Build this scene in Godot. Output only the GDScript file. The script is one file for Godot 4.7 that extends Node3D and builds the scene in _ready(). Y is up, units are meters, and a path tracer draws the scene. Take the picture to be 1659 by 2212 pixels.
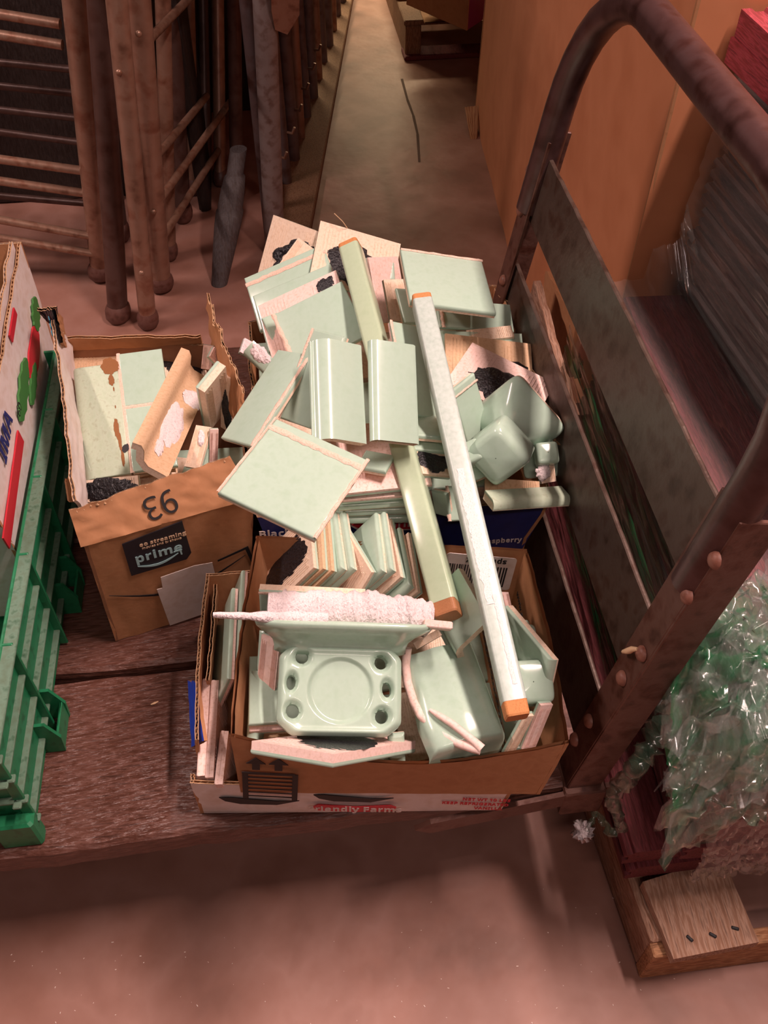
extends Node3D
# Boxes of salvaged green bathroom tile on a wooden platform cart in a warehouse.

var M := {}
var names := {}
var rng := RandomNumberGenerator.new()
const ORD := ["first", "second", "third", "fourth", "fifth", "sixth", "seventh", "eighth", "ninth", "tenth", "eleventh", "twelfth", "thirteenth", "fourteenth", "fifteenth"]
var fn := FastNoiseLite.new()

# ---------------------------------------------------------------- scene
func _ready():
	rng.seed = 20240611
	var cam := Camera3D.new()
	cam.name = "camera"
	cam.fov = 57.8852
	cam.near = 0.02
	add_child(cam)
	cam.position = Vector3(0, 1.25, 0)
	cam.rotation_degrees = Vector3(-48.2, -7, 0)
	cam.current = true
	var env := Environment.new()
	env.background_mode = Environment.BG_COLOR
	env.background_color = Color(0.02, 0.017, 0.016)
	env.ambient_light_source = Environment.AMBIENT_SOURCE_DISABLED
	env.tonemap_mode = Environment.TONE_MAPPER_LINEAR
	env.tonemap_exposure = 0.88
	env.sdfgi_enabled = true
	env.ssao_enabled = true
	env.ssil_enabled = true
	var we := WorldEnvironment.new()
	we.name = "environment"
	we.environment = env
	add_child(we)
	make_materials()
	# lamps outside the frame; the last is an added low one lighting the aisle
	lamp(Vector3(-1.9, 2.6, -1.4), 0.0, 1.22, 7.2, Color(1.0, 0.87, 0.84), "fluorescent ceiling lamp out to the left of the bed frames")
	lamp(Vector3(0.1, 2.75, 1.1), 90.0, 1.22, 1.9, Color(1.0, 0.87, 0.84), "fluorescent ceiling lamp over the near end of the aisle")
	lamp(Vector3(0.95, 2.75, -0.7), 0.0, 1.22, 12.0, Color(1.0, 0.87, 0.84), "fluorescent ceiling lamp above the handle end of the cart")
	lamp(Vector3(0.1, 1.0, -4.25), 90.0, 1.22, 6.0, Color(1.0, 0.9, 0.72), "low lamp added unseen over the far aisle to brighten its floor")
	setting()
	cart()
	lumber()
	background_box()
	bed_frames()
	back_pallet()
	crate()
	parcel_box()
	berry_box()
	tray_boxes()
	pile()
	front_contents()
	bits()

# ---------------------------------------------------------------- mesh helpers
class Mb:
	var st := SurfaceTool.new()
	func _init(smooth := false):
		st.begin(Mesh.PRIMITIVE_TRIANGLES)
		st.set_smooth_group(0 if smooth else -1)
	func grp(smooth: bool):
		st.set_smooth_group(0 if smooth else -1)
	func tri(a: Vector3, b: Vector3, c: Vector3):
		st.add_vertex(a); st.add_vertex(b); st.add_vertex(c)
	func quad(a: Vector3, b: Vector3, c: Vector3, d: Vector3):
		tri(a, b, c); tri(a, c, d)
	func loft(rings: Array, closed := true, caps := true, smooth := true):
		grp(smooth)
		for i in rings.size() - 1:
			var p: PackedVector3Array = rings[i]
			var q: PackedVector3Array = rings[i + 1]
			var n := p.size()
			for k in (n if closed else n - 1):
				quad(p[k], p[(k + 1) % n], q[(k + 1) % n], q[k])
		if caps:
			grp(false)
			for e in [0, rings.size() - 1]:
				var r: PackedVector3Array = rings[e]
				var c := Vector3.ZERO
				for v in r: c += v
				c /= r.size()
				for k in r.size():
					if e == 0: tri(c, r[(k + 1) % r.size()], r[k])
					else: tri(c, r[k], r[(k + 1) % r.size()])
	func tube(pts: Array, radius, n := 10, caps := true):
		var rings := []
		var last := Vector3.ZERO
		for i in pts.size():
			var d: Vector3 = (pts[mini(i + 1, pts.size() - 1)] - pts[maxi(i - 1, 0)]).normalized()
			var u: Vector3
			if last == Vector3.ZERO:
				u = d.cross(Vector3.UP if absf(d.y) < 0.9 else Vector3.RIGHT).normalized()
			else:
				u = (last - d * last.dot(d)).normalized()
			last = u
			var w := d.cross(u)
			var ring := PackedVector3Array()
			var rr: float = radius[i] if radius is Array else radius
			for k in n:
				var a := TAU * k / n
				ring.append(pts[i] + (u * cos(a) + w * sin(a)) * rr)
			rings.append(ring)
		loft(rings, true, caps)
	func cbox(t: Transform3D, s: Vector3, b := 0.002):
		# chamfered box: three rings of corners
		grp(false)
		var h := s / 2
		b = minf(b, minf(h.x, minf(h.y, h.z)) * 0.9)
		var rings := []
		for lv in [[-h.y, b], [-h.y + b, 0.0], [h.y - b, 0.0], [h.y, b]]:
			var r := PackedVector3Array()
			var x: float = h.x - lv[1]
			var z: float = h.z - lv[1]
			for c in [[x - b, z], [x, z - b], [x, -z + b], [x - b, -z], [-x + b, -z], [-x, -z + b], [-x, z - b], [-x + b, z]]:
				r.append(t * Vector3(c[0], lv[0], c[1]))
			rings.append(r)
		loft(rings, true, true, false)
	func prism(t: Transform3D, poly: PackedVector2Array, z0: float, z1: float, smooth := false):
		# polygon in local xy, extruded along local z
		var a := PackedVector3Array()
		var b := PackedVector3Array()
		for p in poly:
			a.append(t * Vector3(p.x, p.y, z0)); b.append(t * Vector3(p.x, p.y, z1))
		loft([a, b], true, false, smooth)
		grp(false)
		var ix := Geometry2D.triangulate_polygon(poly)
		for i in range(0, ix.size(), 3):
			tri(a[ix[i]], a[ix[i + 1]], a[ix[i + 2]])
			tri(b[ix[i]], b[ix[i + 2]], b[ix[i + 1]])
	func strip(t: Transform3D, line: PackedVector2Array, y0: float, y1: float, ny := 1, smooth := true):
		# open polyline in local xz, extruded along local y
		grp(smooth)
		for j in ny:
			var ya := lerpf(y0, y1, float(j) / ny)
			var yb := lerpf(y0, y1, float(j + 1) / ny)
			for i in line.size() - 1:
				quad(t * Vector3(line[i].x, ya, line[i].y), t * Vector3(line[i + 1].x, ya, line[i + 1].y), t * Vector3(line[i + 1].x, yb, line[i + 1].y), t * Vector3(line[i].x, yb, line[i].y))
	func grid(nu: int, nv: int, f: Callable, smooth := true):
		grp(smooth)
		var p := []
		for j in nv + 1:
			var r := PackedVector3Array()
			for i in nu + 1: r.append(f.call(float(i) / nu, float(j) / nv))
			p.append(r)
		for j in nv:
			for i in nu: quad(p[j][i], p[j][i + 1], p[j + 1][i + 1], p[j + 1][i])
	func mesh(into: ArrayMesh = null) -> ArrayMesh:
		st.generate_normals()
		return st.commit(into) if into else st.commit()

# ---------------------------------------------------------------- object helpers
func numbered(called: String) -> String:
	if not names.has(called):
		names[called] = 0
		return called
	names[called] += 1
	return "%s_%03d" % [called, names[called]]

func tf(x, y, z, qx, qy, qz, qw) -> Transform3D:
	return Transform3D(Basis(Quaternion(qx, qy, qz, qw).normalized()), Vector3(x, y, z))

func thing(called: String, label: String, category: String, at = Vector3.ZERO, group := "") -> Node3D:
	var o := Node3D.new()
	o.name = numbered(called)
	add_child(o)
	if at is Transform3D: o.transform = at
	else: o.position = at
	o.set_meta("label", label)
	o.set_meta("category", category)
	o.set_meta("kind", "thing")
	if group != "": o.set_meta("group", group)
	return o

func put(parent: Node3D, called: String, mesh: Mesh, mat: Material, at = null) -> MeshInstance3D:
	var o := MeshInstance3D.new()
	o.name = called
	o.mesh = mesh
	if mat: o.material_override = mat
	parent.add_child(o, true)
	if at is Transform3D: o.transform = at
	elif at is Vector3: o.position = at
	return o

# part built in world coordinates under a thing that is only moved, not turned
func part(t: Node3D, called: String, mb: Mb, mat: Material) -> MeshInstance3D:
	return put(t, called, mb.mesh(), mat, -t.position)

func sub(p: Node3D, called: String, mb: Mb, mat: Material) -> MeshInstance3D:
	return put(p, called, mb.mesh(), mat)

func struct(called: String, mb: Mb, mat: Material) -> MeshInstance3D:
	var o := put(self, called, mb.mesh(), mat)
	o.set_meta("kind", "structure")
	return o

func frame(o: Vector3, x: Vector3, y: Vector3) -> Transform3D:
	x = x.normalized()
	var z := x.cross(y).normalized()
	return Transform3D(Basis(x, z.cross(x), z), o)

# ---------------------------------------------------------------- materials
func ntex(freq: float, ramp: Array, seed_ := 1, normal := false, bump := 4.0, kind := FastNoiseLite.TYPE_SIMPLEX_SMOOTH, size := 512, oct := 4) -> NoiseTexture2D:
	var n := FastNoiseLite.new()
	n.seed = seed_; n.frequency = freq; n.noise_type = kind; n.fractal_octaves = oct
	var t := NoiseTexture2D.new()
	t.width = size; t.height = size; t.seamless = true; t.noise = n
	if normal:
		t.as_normal_map = true; t.bump_strength = bump
	elif ramp.size():
		var g := Gradient.new()
		g.offsets = PackedFloat32Array(); g.colors = PackedColorArray()
		var offs := PackedFloat32Array()
		var cols := PackedColorArray()
		for r in ramp:
			offs.append(r[0]); cols.append(Color(r[1]))
		g.offsets = offs; g.colors = cols
		t.color_ramp = g
	return t

func mat(called: String, color: Color, rough: float, tex: Texture2D = null, scale := 8.0, normal: Texture2D = null, nscale := 1.0, world := true, metal := 0.0) -> StandardMaterial3D:
	var m := StandardMaterial3D.new()
	m.resource_name = called
	m.albedo_color = color
	m.roughness = rough
	m.metallic = metal
	m.cull_mode = BaseMaterial3D.CULL_DISABLED
	if tex: m.albedo_texture = tex
	if normal:
		m.normal_enabled = true; m.normal_texture = normal; m.normal_scale = nscale
	if tex or normal:
		m.uv1_triplanar = true
		m.uv1_world_triplanar = world
		m.uv1_scale = Vector3.ONE * scale
	M[called] = m
	return m

func make_materials():
	var fine := ntex(0.05, [], 3, true, 3.0)
	var lump := ntex(0.03, [], 5, true, 9.0)
	var glazes := ntex(0.02, [[0.0, "#f7f9f6"], [0.45, "#ffffff"], [1.0, "#f1f5ef"]], 7)
	var g := mat("glaze", Color("#b2ccba"), 0.19, glazes, 6.0)
	g.clearcoat_enabled = true; g.clearcoat = 0.22; g.clearcoat_roughness = 0.05
	g = mat("glaze_pale", Color("#b6caac"), 0.2, glazes, 6.0)
	g = mat("glaze_worn", Color("#bfcfb8"), 0.3, ntex(0.025, [[0.0, "#d8d2c4"], [0.4, "#ffffff"], [1.0, "#eef3ea"]], 17), 8.0)
	var bq := ntex(0.04, [[0.0, "#d8c8b8"], [0.4, "#fbf5ef"], [1.0, "#ffffff"]], 11)
	mat("bisque", Color("#ecd9c4"), 0.85, bq, 10.0, fine, 0.25)
	mat("bisque_pink", Color("#f0d6cf"), 0.85, bq, 10.0, fine, 0.25)
	mat("bisque_tan", Color("#d9ba98"), 0.85, bq, 10.0, fine, 0.3)
	mat("mastic", Color("#1d1c20"), 0.42, ntex(0.03, [[0.0, "#9a9aa0"], [0.6, "#ffffff"], [1.0, "#c8c8cc"]], 13), 14.0, lump, 1.4)
	mat("grout", Color("#e6cdbd"), 0.95, bq, 20.0, lump, 0.8)
	mat("plaster", Color("#e9dcdc"), 0.95, ntex(0.06, [[0.0, "#c9bcc0"], [0.4, "#ffffff"], [1.0, "#ffffff"]], 19), 14.0, lump, 1.3)
	mat("rust_stain", Color("#8a5a2c"), 0.7, bq, 30.0)
	mat("orange_clay", Color("#c88a55"), 0.8, bq, 20.0, fine, 0.4)
	mat("brown_clay", Color("#a8754e"), 0.6, bq, 20.0, fine, 0.4)
	var m := mat("bar_worn", Color("#c5d2cc"), 0.3, ntex(0.03, [[0.0, "#ffffff"], [0.5, "#eef4f0"], [1.0, "#d9e2dd"]], 23), 8.0)
	var kr := ntex(0.012, [[0.0, "#ece2d8"], [0.5, "#ffffff"], [1.0, "#f2ece4"]], 29)
	mat("kraft", Color("#b27f58"), 0.8, kr, 5.0, fine, 0.15)
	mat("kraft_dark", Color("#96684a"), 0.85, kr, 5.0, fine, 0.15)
	mat("flute", Color("#c9a27c"), 0.9)
	mat("kraft_orange", Color("#c8825a"), 0.8, kr, 0.9)
	mat("white_card", Color("#e3d8d4"), 0.6, kr, 5.0)
	mat("blue_card", Color("#232a66"), 0.45, kr, 5.0)
	mat("blue_bright", Color("#1d3fae"), 0.5)
	mat("red_ink", Color("#c32735"), 0.5)
	mat("green_ink", Color("#3d7a3a"), 0.6)
	mat("black_ink", Color("#1d1a1c"), 0.6)
	mat("navy_ink", Color("#20286a"), 0.6)
	mat("dark_label", Color("#25232a"), 0.4)
	mat("pale_blue_ink", Color("#9fc4c8"), 0.5)
	mat("cream_ink", Color("#d8b898"), 0.6)
	mat("cyan_ink", Color("#4aa3c0"), 0.5)
	mat("white_paper", Color("#d8ccc8"), 0.6, kr, 6.0)
	mat("magenta_card", Color("#8f1f60"), 0.5)
	var wd := ntex(0.012, [[0.0, "#8f8078"], [0.42, "#ffffff"], [0.6, "#d8c8bc"], [1.0, "#b5a296"]], 31, false, 4.0, FastNoiseLite.TYPE_SIMPLEX_SMOOTH, 1024, 6)
	var wn := ntex(0.014, [], 33, true, 14.0, FastNoiseLite.TYPE_SIMPLEX_SMOOTH, 1024, 6)
	m = mat("deck_wood", Color("#6e4a40"), 0.42, wd, 1.0, wn, 0.8)
	m.uv1_scale = Vector3(1.6, 9.0, 14.0)
	m = mat("pallet_wood", Color("#b3907a"), 0.85, wd, 1.0, wn, 0.6)
	m.uv1_scale = Vector3(14.0, 9.0, 1.6)
	m = mat("stringer_wood", Color("#b98a64"), 0.85, wd, 1.0, wn, 0.5)
	m.uv1_scale = Vector3(2.0, 9.0, 14.0)
	m = mat("red_wood", Color("#742f34"), 0.75, wd, 1.0, wn, 0.5)
	m.uv1_scale = Vector3(14.0, 14.0, 1.5)
	m = mat("red_bright", Color("#a8404a"), 0.8, wd, 1.0, wn, 0.5)
	m.uv1_scale = Vector3(14.0, 14.0, 1.5)
	m = mat("red_wood_shaded", Color("#46302d"), 0.6, wd, 1.0, wn, 0.5)  # red boards darkened in colour, as their side faces away from the lamp
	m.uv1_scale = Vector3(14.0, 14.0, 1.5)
	mat("scuff", Color("#eadfe2"), 0.6, bq, 25.0, fine, 0.4)
	m = mat("grey_wood", Color("#5b5658"), 0.6, wd, 1.0, wn, 0.4)
	m.uv1_scale = Vector3(12.0, 2.0, 12.0)
	m = mat("board_wood", Color("#8d6a50"), 0.8, wd, 1.0, wn, 0.4)
	m.uv1_scale = Vector3(12.0, 2.0, 12.0)
	var ru := ntex(0.008, [[0.0, "#a08478"], [0.35, "#f6eeea"], [0.6, "#ffffff"], [0.8, "#e0c4b8"], [1.0, "#b08474"]], 37, false, 4.0, FastNoiseLite.TYPE_SIMPLEX_SMOOTH, 512, 6)
	mat("slat_steel", Color("#55473f"), 0.42, ru, 5.0, fine, 0.2, true, 0.35)
	mat("post_steel", Color("#6a4a40"), 0.45, ru, 6.0, fine, 0.2, true, 0.3)
	mat("pipe_steel", Color("#553d3c"), 0.32, ru, 4.0, fine, 0.12, true, 0.35)
	mat("edge_steel", Color("#a8786a"), 0.5, ru, 12.0, fine, 0.3, true, 0.2)
	mat("rivet_steel", Color("#8f6152"), 0.5, ru, 12.0, fine, 0.3)
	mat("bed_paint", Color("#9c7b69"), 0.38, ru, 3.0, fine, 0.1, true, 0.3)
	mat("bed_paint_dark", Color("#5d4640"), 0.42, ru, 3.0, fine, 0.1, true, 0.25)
	mat("rod_paint", Color("#a07f6c"), 0.35, ru, 5.0, fine, 0.1, true, 0.4)
	mat("grey_paint", Color("#8a7f7c"), 0.5, ntex(0.012, [[0.0, "#b08a7e"], [0.3, "#d6c2ba"], [0.5, "#f8f4f4"], [1.0, "#ffffff"]], 41, false, 4.0, FastNoiseLite.TYPE_SIMPLEX_SMOOTH, 512, 6), 5.0, fine, 0.15)
	mat("rail_paint", Color("#6e6264"), 0.45, ru, 3.0, fine, 0.1, true, 0.2)
	mat("glide", Color("#6b4a42"), 0.45, ru, 9.0)
	mat("crate_green", Color("#1f7a50"), 0.45, ntex(0.02, [[0.0, "#b5b0a4"], [0.4, "#ffffff"], [1.0, "#e8f0e8"]], 43), 5.0)
	mat("crate_dusty", Color("#62806c"), 0.7, ntex(0.02, [[0.0, "#8aa890"], [0.4, "#ffffff"], [1.0, "#e0d4c8"]], 47), 6.0)
	var fl := ntex(0.006, [[0.0, "#c9beb4"], [0.35, "#efe6e0"], [0.6, "#ffffff"], [1.0, "#d9cdc4"]], 53, false, 4.0, FastNoiseLite.TYPE_SIMPLEX_SMOOTH, 1024, 6)
	m = mat("concrete", Color("#a07668"), 0.55, fl, 0.7, fine, 0.12)
	mat("shade_backing", Color("#2a1f1c"), 0.6, wd, 1.0, wn, 0.3).uv1_scale = Vector3(8, 1.5, 8)  # near-black tone of the added boards, standing in for shade
	mat("wall_paint", Color("#453d3b"), 0.9, fl, 0.5)
	mat("ceiling_paint", Color("#38322f"), 0.9)
	mat("crack", Color("#5d463c"), 0.9)
	mat("dust_speck", Color("#e8d4c8"), 0.8)
	mat("chip_wood", Color("#e2bd96"), 0.8)
	m = mat("film_clear", Color(0.92, 0.95, 0.93, 0.05), 0.14, null, 1.0, null)
	m.transparency = BaseMaterial3D.TRANSPARENCY_ALPHA
	m.metallic_specular = 0.7
	m = mat("film_green", Color(0.1, 0.48, 0.28, 0.28), 0.16, null, 1.0, null)
	m.transparency = BaseMaterial3D.TRANSPARENCY_ALPHA
	m.metallic_specular = 0.8
	m = mat("film_bunch", Color(0.42, 0.64, 0.52, 0.11), 0.14, null, 1.0, null)
	m.transparency = BaseMaterial3D.TRANSPARENCY_ALPHA
	m.metallic_specular = 0.9
	m = mat("tube_glow", Color("#ffffff"), 0.5)
	m.emission_enabled = true; m.emission = Color(1.0, 0.93, 0.88); m.emission_energy_multiplier = 4.0
	mat("fixture_white", Color("#d8d4d0"), 0.5)

# ---------------------------------------------------------------- tiles
func drop(d: float, r: float) -> float:
	if d >= r: return 0.0
	return r - sqrt(maxf(0.0, r * r - (r - d) * (r - d)))

func axis(l: float, ra: float, rb: float) -> Array:
	var c := []
	for k in 5: c.append(-l / 2 + ra * (1 - cos(PI / 2 * k / 4)))
	c.append(0.0)
	for k in range(4, -1, -1): c.append(l / 2 - rb * (1 - cos(PI / 2 * k / 4)))
	return c

# cushioned slab, front at z 0; rr = rounding of left, right, bottom, top edges
func shell(w: float, h: float, t: float, rr: Array, off: float, bottom: float, back: bool, close: bool, inset := 0.0) -> Mb:
	var b := Mb.new(true)
	var xs := axis(w - inset, rr[0], rr[1])
	var ys := axis(h - inset, rr[2], rr[3])
	var p := []
	for y in ys:
		var row := []
		for x in xs:
			var d := maxf(maxf(drop(x + w / 2, rr[0]), drop(w / 2 - x, rr[1])), maxf(drop(y + h / 2, rr[2]), drop(h / 2 - y, rr[3])))
			row.append(Vector3(x, y, -minf(d, t * 0.85) + off))
		p.append(row)
	var fl := func(v: Vector3) -> Vector3: return Vector3(v.x, v.y, -t - v.z) if back else v
	var n := xs.size()
	var k := ys.size()
	for j in k - 1:
		for i in n - 1:
			b.quad(fl.call(p[j][i]), fl.call(p[j + 1][i]), fl.call(p[j + 1][i + 1]), fl.call(p[j][i + 1]))
	b.grp(false)
	var loop := []
	for i in n: loop.append(p[0][i])
	for j in range(1, k): loop.append(p[j][n - 1])
	for i in range(n - 2, -1, -1): loop.append(p[k - 1][i])
	for j in range(k - 2, 0, -1): loop.append(p[j][0])
	for i in loop.size():
		var a: Vector3 = loop[i]
		var c: Vector3 = loop[(i + 1) % loop.size()]
		var za := bottom if close else maxf(bottom, a.z - 0.0022)
		var zc := bottom if close else maxf(bottom, c.z - 0.0022)
		b.quad(fl.call(a), fl.call(c), fl.call(Vector3(c.x, c.y, zc)), fl.call(Vector3(a.x, a.y, za)))
	if close:
		var x := (w - inset) / 2
		var y := (h - inset) / 2
		b.quad(fl.call(Vector3(-x, -y, bottom)), fl.call(Vector3(x, -y, bottom)), fl.call(Vector3(x, y, bottom)), fl.call(Vector3(-x, y, bottom)))
	return b

func blob(cx: float, cy: float, rx: float, ry: float, rot: float, hh: float, sd: int, hole := 0.0) -> Mb:
	var b := Mb.new(true)
	var nr := 7
	var na := 44
	fn.seed = sd
	fn.frequency = 1.0
	var f := func(u: float, v: float) -> Vector3:
		var a := TAU * u
		var dir := Vector2(cos(a), sin(a))
		var rad := 1.0 + 0.28 * fn.get_noise_2d(dir.x * 1.4, dir.y * 1.4) + 0.13 * fn.get_noise_2d(dir.x * 6, dir.y * 6 + 9)
		var s := lerpf(hole, 1.0, v) * rad
		var q := Vector2(dir.x * rx * s, dir.y * ry * s).rotated(rot)
		var z := hh * (1.0 - pow(v, 6.0)) * (0.75 + 0.5 * fn.get_noise_2d(q.x * 90, q.y * 90))
		if hole > 0.0: z *= 1.0 - pow(1.0 - v, 6.0)
		return Vector3(cx + q.x, cy + q.y, z + 0.0002)
	b.grid(na, nr, f)
	return b

func ribbon(a: Vector3, c: Vector3, side: Vector3, up: Vector3, wd: float, hh: float, sd: int, n := 18) -> Mb:
	var b := Mb.new(true)
	fn.seed = sd
	fn.frequency = 1.0
	var f := func(u: float, v: float) -> Vector3:
		var l := fn.get_noise_2d(u * 14, 3.0) * 0.35 * wd
		var r := fn.get_noise_2d(u * 14, 30.0) * 0.35 * wd
		var s := lerpf(-wd / 2 + l, wd / 2 + r, v)
		return a.lerp(c, u) + side * s + up * (hh * sin(PI * v) * (0.8 + 0.7 * fn.get_noise_2d(u * 20, v * 3)) + 0.0003)
	b.grid(n, 4, f)
	return b

# a tile seen from its front (glaze toward local +z) or, with back, from its back
func tile(at: Transform3D, w: float, h: float, label: String, o := {}) -> Node3D:
	var t: float = o.get("t", 0.008)
	var back: bool = o.get("back", false)
	var n := thing(o.get("called", "ceramic_tile"), label, o.get("cat", "tile"), at, o.get("group", ""))
	var rr: Array = o.get("r", [0.0025, 0.0025, 0.0025, 0.0025]).duplicate()
	put(n, "clay_body", shell(w, h, t, rr, -0.0009, -t, back, true, 0.0006).mesh(), M[o.get("body", "bisque")])
	var gl := put(n, "glaze", shell(w, h, t, rr, 0.0, -t + 0.001, back, false).mesh(), M[o.get("glaze", "glaze")])
	if back:
		var b := Mb.new()
		var k := 0
		for gx in [-0.3, 0.3]:
			for i in 7:
				b.cbox(Transform3D(Basis(), Vector3(gx * w + (i - 3) * 0.039 * w, 0, 0.0001)), Vector3(minf(0.0011, w * 0.012), h * (0.86 - 0.05 * (k % 3)), 0.0009), 0.0002)
				k += 1
		put(n, "key_ridges", b.mesh(), M[o.get("body", "bisque")])
	for m in o.get("mastic", []):
		put(n, "mastic", blob(m[0] * w, m[1] * h, m[2] * w, m[3] * h, m[4], m[5] if m.size() > 5 else 0.0025, int(m[0] * 100 + m[3] * 977 + w * 5000), m[6] if m.size() > 6 else 0.0).mesh(), M.mastic)
	for m in o.get("plaster", []):
		put(n, "plaster", blob(m[0] * w, m[1] * h, m[2] * w, m[3] * h, m[4], m[5] if m.size() > 5 else 0.003, int(m[0] * 100 + m[3] * 977 + w * 5000)).mesh(), M.plaster)
	for e in o.get("grout", []):
		# edge letter and how far in from that edge
		var d: float = e[1]
		var a := Vector3(-w / 2, h / 2 - d, 0)
		var c := Vector3(w / 2, h / 2 - d, 0)
		var sd := Vector3.UP
		if e[0] == "B":
			a.y = -h / 2 + d; c.y = a.y
		elif e[0] == "L":
			a = Vector3(-w / 2 + d, h / 2, 0); c = Vector3(-w / 2 + d, -h / 2, 0); sd = Vector3.RIGHT
		elif e[0] == "R":
			a = Vector3(w / 2 - d, h / 2, 0); c = Vector3(w / 2 - d, -h / 2, 0); sd = Vector3.RIGHT
		put(n, "grout", ribbon(a, c, sd, Vector3.BACK, e[2] if e.size() > 2 else 0.005, 0.0018, int(d * 9000 + w * 7000 + h * 333)).mesh(), M.grout)
	return n

# offset of an open polyline to its left (positive) side
func offset(line: PackedVector2Array, d: float) -> PackedVector2Array:
	var r := PackedVector2Array()
	for i in line.size():
		var t := (line[mini(i + 1, line.size() - 1)] - line[maxi(i - 1, 0)]).normalized()
		r.append(line[i] + Vector2(-t.y, t.x) * d)
	return r

func arc(c: Vector2, r: float, a0: float, a1: float, n := 6) -> PackedVector2Array:
	var p := PackedVector2Array()
	for i in n + 1:
		var a := deg_to_rad(lerpf(a0, a1, float(i) / n))
		p.append(c + Vector2(cos(a), sin(a)) * r)
	return p

# extruded trim: line is the glazed surface in local (x, z) from left to right, clay of thickness t behind it
func trim(at: Transform3D, line: PackedVector2Array, l: float, t: float, label: String, o := {}) -> Node3D:
	var n := thing(o.get("called", "trim_tile"), label, o.get("cat", "trim tile"), at, o.get("group", ""))
	var inner := offset(line, -t)
	var poly := line.duplicate()
	for i in range(inner.size() - 1, -1, -1): poly.append(inner[i])
	var b := Mb.new()
	b.prism(Transform3D(Basis(Vector3(1, 0, 0), Vector3(0, 0, 1), Vector3(0, -1, 0)), Vector3.ZERO), poly, -l / 2, l / 2)
	put(n, "clay_body", b.mesh(), M[o.get("body", "bisque")])
	b = Mb.new(true)
	var top := offset(line, 0.0006)
	b.strip(Transform3D.IDENTITY, top, -l / 2 - 0.0003, l / 2 + 0.0003, 1, true)
	put(n, "glaze", b.mesh(), M[o.get("glaze", "glaze")])
	for m in o.get("plaster", []):
		put(n, "plaster", blob(m[0], m[1], m[2], m[3], m[4], 0.004, int(m[0] * 9000 + 71)).mesh(), M.plaster, Vector3(0, 0, m[5]))
	return n

# ---------------------------------------------------------------- cardboard
# panel from four corners (top left, top right, bottom right, bottom left seen from outside), two liners with fluting along the open top
func panel(t: Node3D, called: String, tl: Vector3, tr: Vector3, br: Vector3, bl: Vector3, mo: Material, mi: Material, o := {}) -> MeshInstance3D:
	var th: float = o.get("th", 0.004)
	var bulge: float = o.get("bulge", 0.0)
	var sag: float = o.get("sag", 0.0)
	var crum: float = o.get("crum", 0.0015)
	var sd: int = o.get("seed", 1)
	var nrm := (tr - tl).cross(tl - bl).normalized()
	var s := func(u: float, v: float) -> Vector3:
		var p := tl.lerp(tr, u).lerp(bl.lerp(br, u), v)
		fn.seed = sd; fn.frequency = 1.0
		p += nrm * (bulge * sin(PI * u) * (1.0 - v) + crum * fn.get_noise_2d(u * 5.0, v * 4.0 + sd))
		p.y -= sag * sin(PI * u) * (1.0 - v)
		if v == 0.0: p += (tl - bl).normalized() * float(o.get("rag", 0.0015)) * fn.get_noise_2d(u * 6.0, sd * 3.0)
		return p
	var nu := 36
	var nv := 8
	var a := Mb.new(true)
	a.grid(nu, nv, s)
	var am := a.mesh()
	am.surface_set_material(0, mo)
	var b := Mb.new(true)
	b.grid(nu, nv, func(u, v): return s.call(1.0 - u, v) - nrm * th)
	b.grp(false)
	for i in nv:
		for e in [0.0, 1.0]:
			var p: Vector3 = s.call(e, float(i) / nv)
			var q: Vector3 = s.call(e, float(i + 1) / nv)
			b.quad(p, q, q - nrm * th, p - nrm * th)
	b.mesh(am)
	am.surface_set_material(1, mi)
	var m := put(t, called, am, null, -t.position)
	if o.get("flute", true):
		var len_ := tl.distance_to(tr)
		var nw := int(len_ / 0.0075)
		var f := Mb.new()
		var last := []
		for i in nw * 4 + 1:
			var u := float(i) / (nw * 4)
			var d := th * (0.5 - 0.34 * cos(TAU * i / 4.0))
			var p: Vector3 = s.call(u, 0.0) - nrm * d
			var q := p + (bl - tl).normalized() * 0.004
			if last.size(): f.quad(last[0], p, q, last[1])
			last = [p, q]
		# liner edges
		for dd in [0.0, th]:
			for i in nu:
				var p: Vector3 = s.call(float(i) / nu, 0.0) - nrm * dd
				var q: Vector3 = s.call(float(i + 1) / nu, 0.0) - nrm * dd
				var up := (tl - bl).normalized() * 0.0006
				f.quad(p + up, q + up, q + up - nrm * (0.0007 if dd == 0.0 else -0.0007), p + up - nrm * (0.0007 if dd == 0.0 else -0.0007))
		sub(m, "fluting", f, M.flute)
	return m

func text(p: Node3D, called: String, s: String, at: Transform3D, height: float, m: Material, font := "Droid Sans", weight := 700) -> MeshInstance3D:
	var t := TextMesh.new()
	var f := SystemFont.new()
	f.font_names = PackedStringArray([font])
	f.font_weight = weight
	t.font = f
	t.text = s
	t.font_size = 32
	t.pixel_size = height / 23.0
	t.depth = 0.0006
	return put(p, called, t, m, at)

# place flat shape on a panel: polygon in local xy of a frame
func decal(p: Node3D, called: String, at: Transform3D, poly: PackedVector2Array, m: Material, z := 0.0008) -> MeshInstance3D:
	var b := Mb.new()
	b.prism(at, poly, 0.0, z)
	return put(p, called, b.mesh(), m)

func rect(w: float, h: float, cx := 0.0, cy := 0.0) -> PackedVector2Array:
	return PackedVector2Array([Vector2(cx - w / 2, cy - h / 2), Vector2(cx + w / 2, cy - h / 2), Vector2(cx + w / 2, cy + h / 2), Vector2(cx - w / 2, cy + h / 2)])

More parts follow.
